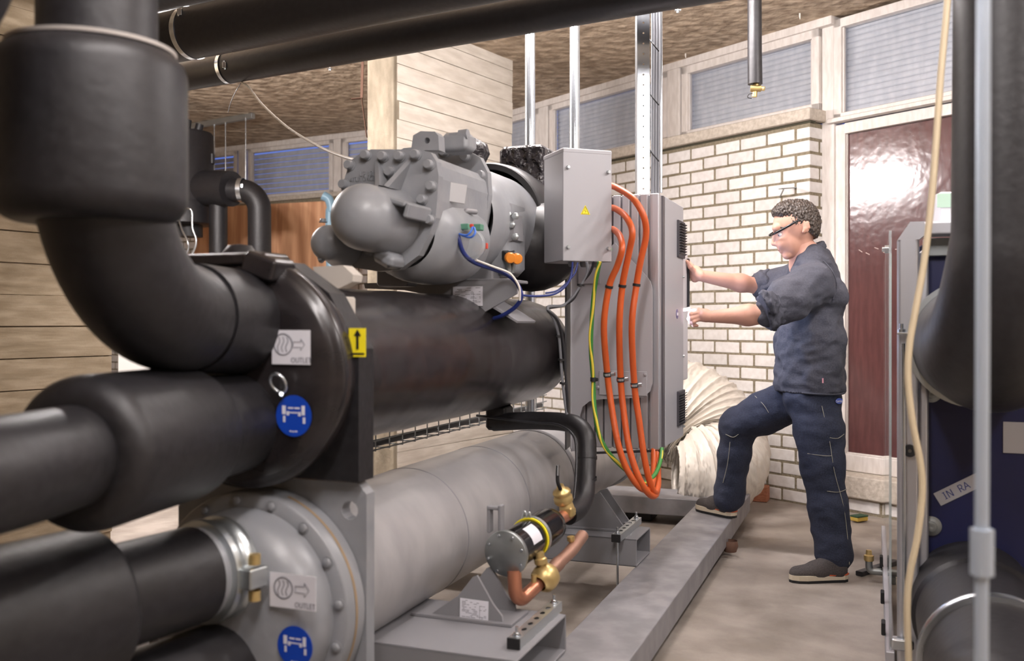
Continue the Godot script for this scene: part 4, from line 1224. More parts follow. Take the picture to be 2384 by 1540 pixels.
	for q in [[0, 0.006], [1, 0.005]]:
		var k: int = q[0]
		b = MB.new()
		b.tube(smooth([Vector3(-1.0259, 1.4045, -3.5041) + Vector3(0.03 * k, 0, 0), Vector3(-1.0256, 1.3641, -3.5149) + Vector3(0.01 * k, 0, 0), Vector3(-1.0485, 1.3234, -3.5169), Vector3(-1.0793, 1.2739, -3.5052) + Vector3(0, -0.01 * k, 0), Vector3(-1.1178, 1.2376, -3.4905), Vector3(-1.1526, 1.2301, -3.4132) + Vector3(0, -0.008 * k, 0), Vector3(-1.1361, 1.1832, -3.4408) + Vector3(0.012 * k, 0, 0), Vector3(-1.1302, 1.1091, -3.4859) + Vector3(0.014 * k, 0, 0), Vector3(-1.127, 0.9761, -3.5084) + Vector3(0.014 * k, 0, 0), Vector3(-1.1177, 0.8849, -3.512) + Vector3(0.012 * k, 0, 0), Vector3(-1.1084, 0.8186, -3.5155)]), q[1], 8)
		part(gc, "strand", b, mats["cable_grey"] if k == 0 else mats["cable_black"])
	for p in [Vector3(-1.1332, 1.1206, -3.4847), Vector3(-1.1255, 1.0295, -3.4983), Vector3(-1.1224, 0.938, -3.5102), Vector3(-1.0531, 1.3168, -3.5151)]:
		b = MB.new()
		b.lathe([[0.012, -0.004], [0.014, -0.004], [0.014, 0.004], [0.012, 0.004]], along(p, Vector3(0.1, 1, 0)), 10)
		part(gc, "cable_tie", b, mats["rubber_black"])
	var bl := thing("blue_wire", "thin dark blue wire hanging below the terminal box", "cable", fr, Vector3(-1.0675, 1.3544, -3.4669))
	b = MB.new()
	b.tube(smooth([Vector3(-1.0646, 1.402, -3.4466), Vector3(-1.0692, 1.3534, -3.4448), Vector3(-1.0813, 1.3121, -3.4188), Vector3(-1.1141, 1.2789, -3.3743), Vector3(-1.1574, 1.2696, -3.3044), Vector3(-1.1917, 1.2714, -3.2378)]), 0.0045, 8)
	b.tube(smooth([Vector3(-1.0523, 1.4, -3.4727), Vector3(-1.063, 1.3539, -3.4579), Vector3(-1.1085, 1.2959, -3.4085), Vector3(-1.144, 1.2821, -3.3629)]), 0.0035, 8)
	part(bl, "jacket", b, mats["cable_blue"])


# insulated pipe along points with given radius, ends closed
func insulated(t: Node3D, called: String, pts: Array, r, sides := 40) -> void:
	var b := MB.new()
	b.tube(pts, r, sides)
	part(t, called, b, mats["foam_black"])
func sleeve(t: Node3D, a: Vector3, b: Vector3, r: float, soft := 0.03) -> void:       # thick rounded collar of foam
	var m := MB.new()
	var l := a.distance_to(b)
	var pr := [[r * 0.55, 0]]
	for k in 7: pr.append([r - soft + soft * sin(PI / 2 * k / 6.0), soft - soft * cos(PI / 2 * k / 6.0)])
	for k in 7: pr.append([r - soft + soft * cos(PI / 2 * k / 6.0), l - soft + soft * sin(PI / 2 * k / 6.0)])
	pr.append([r * 0.55, l])
	m.lathe(pr, along(a, b - a), 56)
	part(t, "foam_sleeve", m, mats["foam_black"])
func pipe_clamp(t: Node3D, p: Vector3, d: Vector3, r: float, w := 0.03, up := Vector3.UP) -> void:
	var m := MB.new()
	m.lathe([[r, -w / 2], [r + 0.003, -w / 2], [r + 0.003, w / 2], [r, w / 2]], along(p, d), 48)
	var c := part(t, "pipe_clamp", m, mats["galvanised"], "galvanised pipe clamp")
	m = MB.new()
	var q := p + up.normalized() * (r + 0.014)
	m.box(q, Vector3(0.02, 0.03, 0.02), 0.002)
	m.tube([q - d.normalized().cross(up).normalized() * 0.022, q + d.normalized().cross(up).normalized() * 0.022], 0.005, 8)
	part(c, "clamp_bolt", m, mats["galvanised"])

func build_water_pipes() -> void:
	# P1: riser with a big elbow into the upper water box
	var x1 := -0.786
	var z1 := -1.81
	var y1 := 1.185
	var d := Vector3(0.139, 0, -0.99)
	var e := Vector3(-0.739, y1, -2.147)
	var t := thing("water_pipe", "black insulated riser pipe with a wide elbow into the upper shell", "pipe", Transform3D.IDENTITY, Vector3(x1, 1.06, z1), "insulated water pipes of the chiller")
	insulated(t, "riser", [Vector3(x1, 1.6, z1), Vector3(x1, TOP, z1)], 0.108)
	insulated(t, "elbow", bend(Vector3(x1, 1.62, z1), Vector3(x1, y1, z1), e, 0.325, 20), 0.122, 48)
	sleeve(t, Vector3(x1 - 0.012, 1.362, z1), Vector3(x1 - 0.012, 1.69, z1), 0.174, 0.05)
	insulated(t, "joint_band", [e, e + d * 0.03], 0.118)
	insulated(t, "nozzle_sleeve", [e + d * 0.03, Vector3(-0.685, 1.175, -2.36)], [0.126, 0.13])
	var b := MB.new()
	b.lathe([[0.108, 0], [0.15, 0], [0.152, 0.006], [0.108, 0.01]], Transform3D(Basis(), Vector3(x1 - 0.01, 1.686, z1)), 48)
	part(t, "seal_ring", b, mat("seal_pale", C(196, 190, 184), 0.6), "pale seal ring on top of the sleeve")
	# return main at the far left edge
	t = thing("water_pipe", "black insulated pipe bending away at the upper left edge of the picture", "pipe", Transform3D.IDENTITY, Vector3(-0.91, 1.4, -1.42), "insulated water pipes of the chiller")
	insulated(t, "riser", bend(Vector3(-0.84, TOP, -1.42), Vector3(-0.84, 1.62, -1.42), Vector3(-1.35, 1.62, -1.5), 0.14, 12), 0.1)
	# slim pipe behind the riser
	t = thing("slim_pipe", "slim grey pipe running up behind the black riser", "pipe", Transform3D.IDENTITY, Vector3(-0.92, 1.72, -2.3))
	insulated(t, "run", [Vector3(-0.905, 1.7, -2.3), Vector3(-0.905, TOP, -2.3)], 0.036, 20)
	# P2: lower connection of the upper water box
	t = thing("water_pipe", "black insulated pipe with a thick sleeve into the bottom of the upper shell", "pipe", Transform3D.IDENTITY, Vector3(-0.75, 0.77, -2.0), "insulated water pipes of the chiller")
	var dir := Vector3(-0.745 + 0.815, 0, -2.2 + 1.85).normalized()
	var s0 := Vector3(-0.745, 0.922, -2.2)
	sleeve(t, s0 - dir * 0.42, s0, 0.152, 0.05)
	insulated(t, "neck", [s0 - dir * 0.05, Vector3(-0.672, 0.925, -2.4)], [0.128, 0.12])
	insulated(t, "run", smooth([s0 - dir * 0.4, s0 - dir * 0.75, s0 - dir * 1.0 + Vector3(-0.25, 0, 0.05)], 8), 0.097)
	# P3: upper connection of the lower water box
	var n3 := Vector3(-0.668, 0.582, -2.37)
	var d3 := Vector3(0.21, 0, -0.36).normalized()
	t = thing("water_pipe", "black insulated pipe clamped to the grey lower water box", "pipe", Transform3D.IDENTITY, Vector3(-0.8, 0.43, -2.1), "insulated water pipes of the chiller")
	insulated(t, "run", [n3 - d3 * 0.16, n3 - d3 * 0.55], 0.113)
	sleeve(t, n3 - d3 * 1.2, n3 - d3 * 0.42, 0.162, 0.02)
	var cc := n3 - d3 * 0.1
	b = MB.new()
	b.lathe([[0.0, -0.062], [0.106, -0.062], [0.11, -0.05], [0.104, -0.03], [0.104, 0.1], [0.1, 0.24]], along(cc, d3), 40)
	part(t, "nozzle", b, mats["machine_grey"])
	b = MB.new()
	b.lathe([[0.104, -0.036], [0.122, -0.034], [0.124, -0.02], [0.116, -0.012], [0.116, 0.012], [0.124, 0.02], [0.122, 0.034], [0.104, 0.036]], along(cc, d3), 40)
	part(t, "grooved_coupling", b, mats["zinc"])
	var side := Vector3(0.864, 0, 0.504)
	b = MB.new()
	b.box(cc + side * 0.132, Vector3(0.05, 0.05, 0.06), 0.006, Basis(Vector3.UP, -0.53))
	part(t, "coupling_lug", b, mats["zinc"])
	for q in [0.042, -0.042]:
		b = MB.new()
		b.lathe([[0.014, -0.012], [0.014, 0.012], [0, 0.013]], along(cc + side * 0.14 + Vector3(0, q, 0), Vector3(0, signf(q), 0)), 10)
		part(t, "coupling_bolt", b, mats["brass"])
	# P4: lower connection of the lower water box
	t = thing("water_pipe", "black insulated pipe at the bottom edge under the clamped one", "pipe", Transform3D.IDENTITY, Vector3(-0.75, 0.2, -2.1), "insulated water pipes of the chiller")
	var n4 := Vector3(-0.672, 0.335, -2.36)
	insulated(t, "run", [n4, n4 - d3 * 0.9], 0.113)

func build_refrigerant_lines() -> void:
	var fr := FRAME
	# black insulated liquid line over the condenser
	var t := thing("liquid_line", "black insulated refrigerant line bending down over the grey shell", "pipe", fr, Vector3(-1.0892, 0.7896, -3.5656))
	var ps := smooth([Vector3(-1.4613, 0.7618, -3.6382), Vector3(-1.3577, 0.7734, -3.6134), Vector3(-1.2632, 0.7792, -3.6065), Vector3(-1.1453, 0.7814, -3.5764), Vector3(-1.0755, 0.7717, -3.5494), Vector3(-1.0346, 0.7332, -3.5222), Vector3(-1.0215, 0.6681, -3.495), Vector3(-1.012, 0.5783, -3.4452), Vector3(-1.001, 0.5249, -3.3852), Vector3(-1.0014, 0.499, -3.3101), Vector3(-1.0152, 0.4899, -3.23)], 8)
	var b := MB.new()
	b.tube(ps, 0.036, 24)
	part(t, "foam_jacket", b, mats["foam_black"])
	b = MB.new()
	b.box(Vector3(-1.4436, 0.782, -3.6556), Vector3(0.09, 0.1, 0.1), 0.012)
	part(t, "foam_block", b, mats["foam_black"])
	b = MB.new()
	b.tube(smooth([Vector3(-1.5196, 0.792, -3.5947), Vector3(-1.4117, 0.7868, -3.5608), Vector3(-1.2434, 0.777, -3.5498), Vector3(-1.1456, 0.775, -3.5228), Vector3(-1.0675, 0.7429, -3.4669), Vector3(-1.0452, 0.6751, -3.4326), Vector3(-1.0306, 0.5883, -3.3739), Vector3(-1.0203, 0.5204, -3.3136)]), 0.005, 8)
	part(t, "trace_cable", b, mats["cable_black"])
	for q in [[Vector3(-1.0201, 0.659, -3.4902), Vector3(0, 1, 0)], [Vector3(-1.0104, 0.5856, -3.4511), Vector3(0, 1, 0.1)]]:
		b = MB.new()
		b.lathe([[0.0365, -0.006], [0.038, -0.006], [0.038, 0.006], [0.0365, 0.006]], along(q[0], q[1]), 24)
		part(t, "cable_tie", b, mats["rubber_black"])
	# expansion valve body, copper stub and filter drier
	t = thing("sight_valve", "brass valve with a round head and a short upright sensor lead", "valve", fr, Vector3(-1.0149, 0.5242, -3.2087))
	b = MB.new()
	b.lathe([[0, -0.012], [0.028, -0.012], [0.034, -0.004], [0.034, 0.012], [0.03, 0.018], [0.03, 0.024], [0.033, 0.03], [0.03, 0.038], [0.016, 0.044], [0.012, 0.06], [0, 0.06]], along(Vector3(-1.0234, 0.5469, -3.2055), Vector3(-0.12, 1, 0.35)), 24)
	part(t, "valve_head", b, mats["brass"])
	b = MB.new()
	b.tube([Vector3(-1.0177, 0.5424, -3.2077), Vector3(-1.0092, 0.5015, -3.2109)], [0.024, 0.03], 14)
	b.box(Vector3(-1.0077, 0.507, -3.2061), Vector3(0.05, 0.045, 0.05), 0.012)
	part(t, "valve_body", b, mats["brass"])
	b = MB.new()
	b.tube(smooth([Vector3(-1.0241, 0.59, -3.1732), Vector3(-1.0294, 0.6142, -3.1604), Vector3(-1.0308, 0.6396, -3.1599), Vector3(-1.0294, 0.674, -3.1604)]), 0.0065, 10)
	part(t, "sensor_lead", b, mats["rubber_black"])
	b = MB.new()
	b.tube([Vector3(-1.0278, 0.6404, -3.1557), Vector3(-1.0264, 0.6778, -3.1562)], 0.004, 8)
	part(t, "lead_tip", b, mats["galvanised"])
	b = MB.new()
	b.tube([Vector3(-1.0041, 0.5011, -3.2556), Vector3(-1.0273, 0.4868, -3.1398)], 0.023, 18)
	part(t, "copper_stub", b, mats["copper"])
	t = thing("filter_drier", "black filter drier drum with a bolted grey end flange", "drum", fr, Vector3(-1.0363, 0.4723, -2.8155))
	var p0: Vector3 = Vector3(-1.0577, 0.4623, -2.7325)
	var p1: Vector3 = Vector3(-1.0259, 0.4878, -3.0976)
	var dd := (p1 - p0).normalized()
	b = MB.new()
	var ln := p0.distance_to(p1)
	b.lathe([[0.062, 0.012], [0.062, ln * 0.84], [0.058, ln * 0.93], [0.03, ln], [0, ln]], along(p0, dd), 40)
	part(t, "drum", b, mats["drier_black"])
	b = MB.new()
	b.lathe([[0, -0.006], [0.07, -0.006], [0.0715, -0.004], [0.0715, 0.01], [0.069, 0.012], [0.05, 0.012]], along(p0, dd), 48)
	part(t, "end_flange", b, mats["steel_dull"])
	var ax := along(p0, dd)
	for k in 8:
		b = MB.new()
		var an := TAU * (k + 0.4) / 8
		bolt(b, ax * Vector3(cos(an) * 0.06, -0.006, sin(an) * 0.06), -dd, 0.0055, 0.006, false)
		part(t, "flange_bolt", b, mats["galvanised"])
	b = MB.new()
	b.lathe([[0.0625, -0.012], [0.067, -0.012], [0.067, -0.004], [0.0625, -0.004]], along(p0 + dd * ln * 0.5, dd), 40)
	part(t, "yellow_band", b, mats["sticker_yellow"])
	b = MB.new()
	b.lathe([[0.0625, 0.0], [0.0675, 0.0], [0.0675, 0.016], [0.0625, 0.016]], along(p0 + dd * ln * 0.5, dd), 40)
	var cl := part(t, "clamp_band", b, mats["zinc"])
	b = MB.new()
	var tp := p0 + dd * ln * 0.5 + Vector3(-0.012, 0.07, 0.01)
	b.tube(smooth([tp + Vector3(-0.012, -0.008, 0), tp + Vector3(-0.006, 0.014, 0), tp + Vector3(0, 0.0, 0)]), 0.005, 8)
	b.tube(smooth([tp + Vector3(0.003, -0.008, 0), tp + Vector3(0.01, 0.012, 0), tp + Vector3(0.014, -0.004, 0)]), 0.005, 8)
	part(cl, "clamp_ears", b, mats["zinc"])
	b = MB.new()
	b.lathe([[0.0628, ln * 0.2], [0.0632, ln * 0.2], [0.0632, ln * 0.38], [0.0628, ln * 0.38]], along(p0, dd), 40, 0.2, 1.2)
	part(t, "label", b, mats["label_white"])
	b = MB.new()
	b.box(Vector3(-1.1222, 0.5602, -2.7615), Vector3(0.012, 0.085, 0.03), 0.003)
	b.box(Vector3(-1.0823, 0.5643, -2.7552), Vector3(0.012, 0.085, 0.03), 0.003)
	b.box(Vector3(-1.1022, 0.5957, -2.7584), Vector3(0.05, 0.01, 0.03), 0.003)
	part(t, "support_strap", b, mats["bracket_grey"])
	# copper line with ball valve below
	t = thing("copper_line", "copper pipe with an elbow under the filter drier", "pipe", fr, Vector3(-1.0069, 0.3318, -2.6983))
	b = MB.new()
	b.tube(bend(Vector3(-1.0308, 0.4121, -2.732), Vector3(-1.0188, 0.3128, -2.7152), Vector3(-0.9834, 0.3561, -2.857), 0.03, 8), 0.0215, 20)
	part(t, "elbow_run", b, mats["copper"])
	b = MB.new()
	b.tube(smooth([Vector3(-0.9834, 0.3561, -2.857), Vector3(-0.9598, 0.3902, -2.9515), Vector3(-0.9412, 0.4135, -3.0228), Vector3(-0.9283, 0.4474, -3.124)], 6), [0.0205, 0.0205, 0.0205, 0.0205, 0.0205, 0.0235, 0.0235, 0.0205, 0.0205, 0.0205, 0.0205, 0.0205, 0.0215, 0.0215, 0.0215, 0.0205, 0.0205, 0.0205, 0.0205], 20)
	part(t, "long_run", b, mats["copper_dull"])
	b = MB.new()
	b.lathe([[0, 0.01], [0.014, 0.008], [0.0205, 0]], along(Vector3(-0.9283, 0.4474, -3.124), Vector3(0.3, 0.5, -0.5)), 16)
	part(t, "pipe_end", b, mats["copper_dull"])
	t = thing("ball_valve", "brass ball valve on the copper pipe", "valve", fr, Vector3(-0.9758, 0.3656, -2.8599))
	b = MB.new()
	var vd: Vector3 = Vector3(-0.9598, 0.3902, -2.9515) - Vector3(-0.9834, 0.3561, -2.857)
	b.lathe([[0.024, -0.04], [0.03, -0.034], [0.042, -0.02], [0.045, 0], [0.042, 0.02], [0.03, 0.034], [0.024, 0.04]], along(Vector3(-0.9732, 0.3656, -2.8609), vd), 28)
	part(t, "ball_body", b, mats["brass"])
	b = MB.new()
	b.lathe([[0.012, 0], [0.012, 0.02], [0.022, 0.024], [0.022, 0.04], [0.016, 0.044], [0.016, 0.06], [0, 0.062]], along(Vector3(-0.9789, 0.3886, -2.848), Vector3(-0.15, 1, 0.1)), 6)
	part(t, "stem_cap", b, mats["brass"])
	b = MB.new()
	b.tube([Vector3(-0.9942, 0.3857, -2.8101), Vector3(-0.9942, 0.3535, -2.8101)], 0.009, 8)
	part(t, "schrader_port", b, mats["brass"])
	t = thing("schrader_valve", "tiny brass service valve beside the copper pipe end", "valve", fr, Vector3(-0.9544, 0.4543, -3.0605))
	b = MB.new()
	b.lathe([[0.008, -0.012], [0.008, 0.0], [0.013, 0.004], [0.013, 0.018], [0, 0.02]], along(Vector3(-0.9444, 0.4416, -3.0429), Vector3(-0.1, 1, 0.1)), 10)
	part(t, "stem", b, mats["brass"])
	# wire basket tray between the shells
	t = thing("wire_tray", "thin wire cable tray seen between the two shells", "tray", fr, Vector3(-1.7841, 0.6908, -3.9221))
	var a0: Vector3 = Vector3(-1.7103, 0.7057, -3.0408)
	var a1: Vector3 = Vector3(-1.6392, 0.7155, -4.8329)
	for q in [[0.0, 0.0], [0.035, 0.0], [0.07, 0.0], [0.0, -0.06], [0.0, -0.12]]:
		b = MB.new()
		b.tube([a0 + Vector3(q[1], q[0], 0), a1 + Vector3(q[1], q[0], 0)], 0.003, 6)
		part(t, "long_wire", b, mats["steel_dull"])
	for k in 18:
		b = MB.new()
		var p := a0.lerp(a1, (k + 0.5) / 18.0)
		b.tube([p + Vector3(0, 0.075, 0), p + Vector3(0, -0.004, 0), p + Vector3(-0.13, -0.004, 0)], 0.003, 6)
		part(t, "cross_wire", b, mats["steel_dull"])
	b = MB.new()
	b.tube(smooth([a0 + Vector3(-0.03, 0.014, 0), a0.lerp(a1, 0.3) + Vector3(-0.04, 0.016, 0), a0.lerp(a1, 0.6) + Vector3(-0.03, 0.014, 0), a1 + Vector3(-0.03, 0.014, 0)]), 0.012, 8)
	part(t, "laid_cable", b, mats["cable_black"])


func build_exchanger() -> void:
	var fr := FRAME
	var t := thing("plate_exchanger", "dark blue plate heat exchanger in a silver aluminium frame", "heat exchanger", fr, Vector3(0.42, 0, -4.4))
	var b := MB.new()
	b.box(Vector3(0.5, 0.74, -3.46), Vector3(0.72, 1.38, 0.05), 0.006)
	part(t, "front_plate", b, mats["exchanger_blue"])
	for k in 24:
		b = MB.new()
		b.box(Vector3(0.5, 0.74, -3.52 - k * 0.04), Vector3(0.6, 1.2, 0.006), 0.002)
		part(t, "plate", b, mats["steel_dull"])
	for q in [[Vector3(0.1025, 0.725, -3.36), Vector3(0.065, 1.45, 0.07)], [Vector3(0.15, 0.71, -3.39), Vector3(0.032, 1.4, 0.03)]]:
		b = MB.new()
		b.box(q[0], q[1], 0.012)
		part(t, "frame_post", b, mats["aluminium"])
	b = MB.new()
	b.box(Vector3(0.6, 1.475, -3.37), Vector3(0.92, 0.045, 0.09), 0.008)
	part(t, "top_rail", b, mats["aluminium"])
	b = MB.new()
	b.prism([Vector2(0.07, 1.44), Vector2(0.135, 1.44), Vector2(0.15, 1.453), Vector2(0.15, 1.4975), Vector2(0.108, 1.4975)], Transform3D(Basis(), Vector3(0, 0, -3.325)), 0.075)
	part(t, "corner_gusset", b, mats["aluminium"])
	b = MB.new()
	b.box(Vector3(0.5, 1.42, -3.42), Vector3(0.7, 0.06, 0.03), 0.004)
	part(t, "top_strip", b, mats["steel_dull"])
	for p in [Vector3(0.1757, 0.9413, -3.43), Vector3(0.1757, 0.5023, -3.43)]:
		b = MB.new()
		b.lathe([[0.032, 0], [0.032, 0.004], [0.026, 0.005], [0.026, 0.012], [0.018, 0.014], [0.016, 0.022], [0.007, 0.024], [0, 0.022]], along(p, Vector3.BACK), 28)
		part(t, "tie_bolt_cap", b, mats["steel_dull"])
	b = MB.new()
	b.box(Vector3(0.4331, 0.8035, -3.432), Vector3(0.09, 0.1, 0.002))
	part(t, "rating_plate", b, mats["tape_silver"], "pale rating plate")
	var tf := face(Vector3(0.2581, 0.6276, -3.431), Vector3(0.86, 0.51, 0), Vector3(-0.51, 0.86, 0))
	b = MB.new()
	b.x = tf
	b.box(Vector3.ZERO, Vector3(0.15, 0.045, 0.002))
	var tape := part(t, "tape_tag", b, mats["tape_silver"], "slanted strip of silver tape with handwritten letters")
	text(tape, "handwriting", "IN  RA", tf * Transform3D(Basis(), Vector3(-0.008, 0, 0.0014)), 0.032, mats["cable_blue"])
	# threaded support rod with its bracket in front of the post
	b = MB.new()
	b.tube([Vector3(0.0871, 1.1062, -3.3), Vector3(0.0909, 0.1547, -3.3)], 0.006, 10)
	part(t, "support_rod", b, mats["galvanised"])
	b = MB.new()
	b.box(Vector3(0.0934, 1.1379, -3.3), Vector3(0.05, 0.008, 0.03), 0.002)
	b.lathe([[0.012, 0], [0.012, 0.012], [0.006, 0.013], [0.006, 0.03], [0, 0.03]], Transform3D(Basis(), Vector3(0.082, 1.1392, -3.3)), 6)
	part(t, "rod_bracket", b, mats["galvanised"])
	b = MB.new()
	b.box(Vector3(0.0832, 0.1428, -3.3), Vector3(0.07, 0.04, 0.04), 0.01)
	part(t, "rod_foot", b, mats["galvanised"])
	b = MB.new()
	b.lathe([[0.006, -0.01], [0.02, -0.01], [0.02, 0.01], [0.006, 0.01]], along(Vector3(0.1068, 0.7607, -3.32), Vector3.BACK), 16)
	part(t, "cable_grommet", b, mats["rubber_black"])
	# --- clear guard along the aisle
	var gd := thing("clear_guard", "clear plastic guard panels standing along the heat exchanger", "screen", fr, Vector3(0.05, 0, -4.4))
	for q in [[3.42, 4.38], [4.42, 5.5]]:
		b = MB.new()
		b.box(Vector3(0.05, 0.78, -(q[0] + q[1]) / 2), Vector3(0.008, 1.4, q[1] - q[0]), 0.001)
		part(gd, "clear_panel", b, mats["clear_plastic"])
	for a in [4.4, 5.5]:
		b = MB.new()
		b.box(Vector3(0.056, 0.78, -a), Vector3(0.01, 1.42, 0.012), 0.002)
		part(gd, "panel_edge", b, mat("glass_edge", C(170, 206, 192), 0.2))
	b = MB.new()
	b.box(Vector3(0.05, 0.04, -4.45), Vector3(0.03, 0.08, 2.1), 0.004)
	part(gd, "bottom_rail", b, mats["aluminium"])
	for a in [3.6, 4.0, 4.6]:
		b = MB.new()
		b.box(Vector3(0.03, 0.1, -a), Vector3(0.014, 0.045, 0.05), 0.003)
		part(gd, "clip", b, mats["rubber_black"])
	for p in [Vector3(0.045, 1.4719, -4.0001), Vector3(0.045, 1.4128, -2.7584)]:
		b = MB.new()
		b.lathe([[0.012, -0.004], [0.012, 0.006], [0.006, 0.007], [0.006, 0.016], [0, 0.016]], along(Vector3(0.044, 1.455, p.z if p.z > -5.4 and p.z < -3.4 else -3.9), Vector3.LEFT), 12)
		part(gd, "edge_screw", b, mats["galvanised"])
	# --- big black pipes of the exchanger
	var hp := thing("exchanger_pipe", "thick black insulated pipe bending down into the top of the heat exchanger", "pipe", fr, Vector3(0.3, 0.91, -2.9), "exchanger pipes")
	b = MB.new()
	var path := bend(Vector3(0.335, TOP - 0.03, -2.72), Vector3(0.318, 1.108, -2.72), Vector3(0.297, 1.108, -3.44), 0.3, 16)
	var rr := []
	for k in path.size(): rr.append(lerpf(0.135, 0.19, clampf((k - 1) / 14.0, 0, 1)))
	b.tube(path, rr, 56)
	part(hp, "foam_jacket", b, mats["foam_black"])
	b = MB.new()
	b.lathe([[0.186, -0.02], [0.203, -0.02], [0.203, -0.008], [0.197, -0.004], [0.197, 0.004], [0.203, 0.008], [0.203, 0.02], [0.186, 0.02]], along(Vector3(0.297, 1.108, -3.33), Vector3.FORWARD), 56)
	part(hp, "pipe_clamp", b, mats["zinc"])
	hp = thing("exchanger_pipe", "thick black insulated pipe leaving the bottom of the heat exchanger with a bright clamp ring", "pipe", fr, Vector3(0.3, 0.07, -2.9), "exchanger pipes")
	b = MB.new()
	b.tube([Vector3(0.297, 0.27, -3.44), Vector3(0.297, 0.27, -3.2), Vector3(0.297, 0.27, -3.19), Vector3(0.297, 0.27, -1.6)], [0.19, 0.19, 0.178, 0.178], 56)
	part(hp, "foam_jacket", b, mats["foam_black"])
	b = MB.new()
	b.lathe([[0.177, -0.022], [0.192, -0.022], [0.192, -0.01], [0.186, -0.003], [0.186, 0.003], [0.192, 0.01], [0.192, 0.022], [0.177, 0.022]], along(Vector3(0.297, 0.27, -2.78), Vector3.FORWARD), 56)
	part(hp, "pipe_clamp", b, mats["galvanised"])
	# --- hanging rod close to the viewer, cable, carton
	var rod := thing("hanger_rod", "bright threaded hanger rod with a coupling close to the viewer", "rod", Transform3D.IDENTITY, Vector3(0.6924, 0.6768, -1.4))
	b = MB.new()
	b.tube([Vector3(0.6931, 1.8372, -1.4), Vector3(0.6886, 0.5381, -1.4)], 0.0098, 14)
	part(rod, "rod", b, mats["rod_zinc"])
	b = MB.new()
	b.tube([Vector3(0.6899, 0.871, -1.4), Vector3(0.6899, 0.8029, -1.4)], 0.0165, 6)
	part(rod, "coupling_nut", b, mats["rod_zinc"])
	var cb := thing("beige_cable", "beige cable hanging down in front of the heat exchanger", "cable", Transform3D.IDENTITY, Vector3(0.9924, 0.2993, -2.4))
	b = MB.new()
	b.tube(smooth([Vector3(1.1135, 2.2669, -2.4), Vector3(1.0962, 1.9858, -2.4), Vector3(1.0789, 1.7912, -2.4), Vector3(1.0595, 1.5209, -2.4), Vector3(1.0389, 1.3372, -2.4), Vector3(1.0162, 1.2074, -2.4), Vector3(1.0011, 1.1209, -2.4), Vector3(0.9968, 1.0345, -2.4), Vector3(1.0076, 0.9264, -2.4), Vector3(1.0281, 0.8182, -2.4), Vector3(1.0324, 0.7426, -2.4), Vector3(1.0205, 0.6345, -2.4), Vector3(1.0011, 0.5372, -2.4), Vector3(0.9946, 0.4507, -2.4), Vector3(0.9989, 0.2993, -2.4), Vector3(1.0032, 0.0074, -2.4)], 8), 0.0085, 12)
	part(cb, "jacket", b, mats["cable_beige"])
	var ct := thing("small_carton", "white carton with a pale green label on top of the heat exchanger", "box", fr, Vector3(0.26, 1.498, -3.46))
	b = MB.new()
	b.box(Vector3(0.27, 1.548, -3.46), Vector3(0.16, 0.1, 0.1), 0.003, Basis(Vector3.UP, 0.2))
	part(ct, "carton", b, mats["label_white"])
	b = MB.new()
	b.box(Vector3(0.265, 1.57, -3.406), Vector3(0.15, 0.045, 0.004), 0, Basis(Vector3.UP, 0.2))
	part(ct, "label", b, mat("label_green", C(176, 206, 188), 0.5))

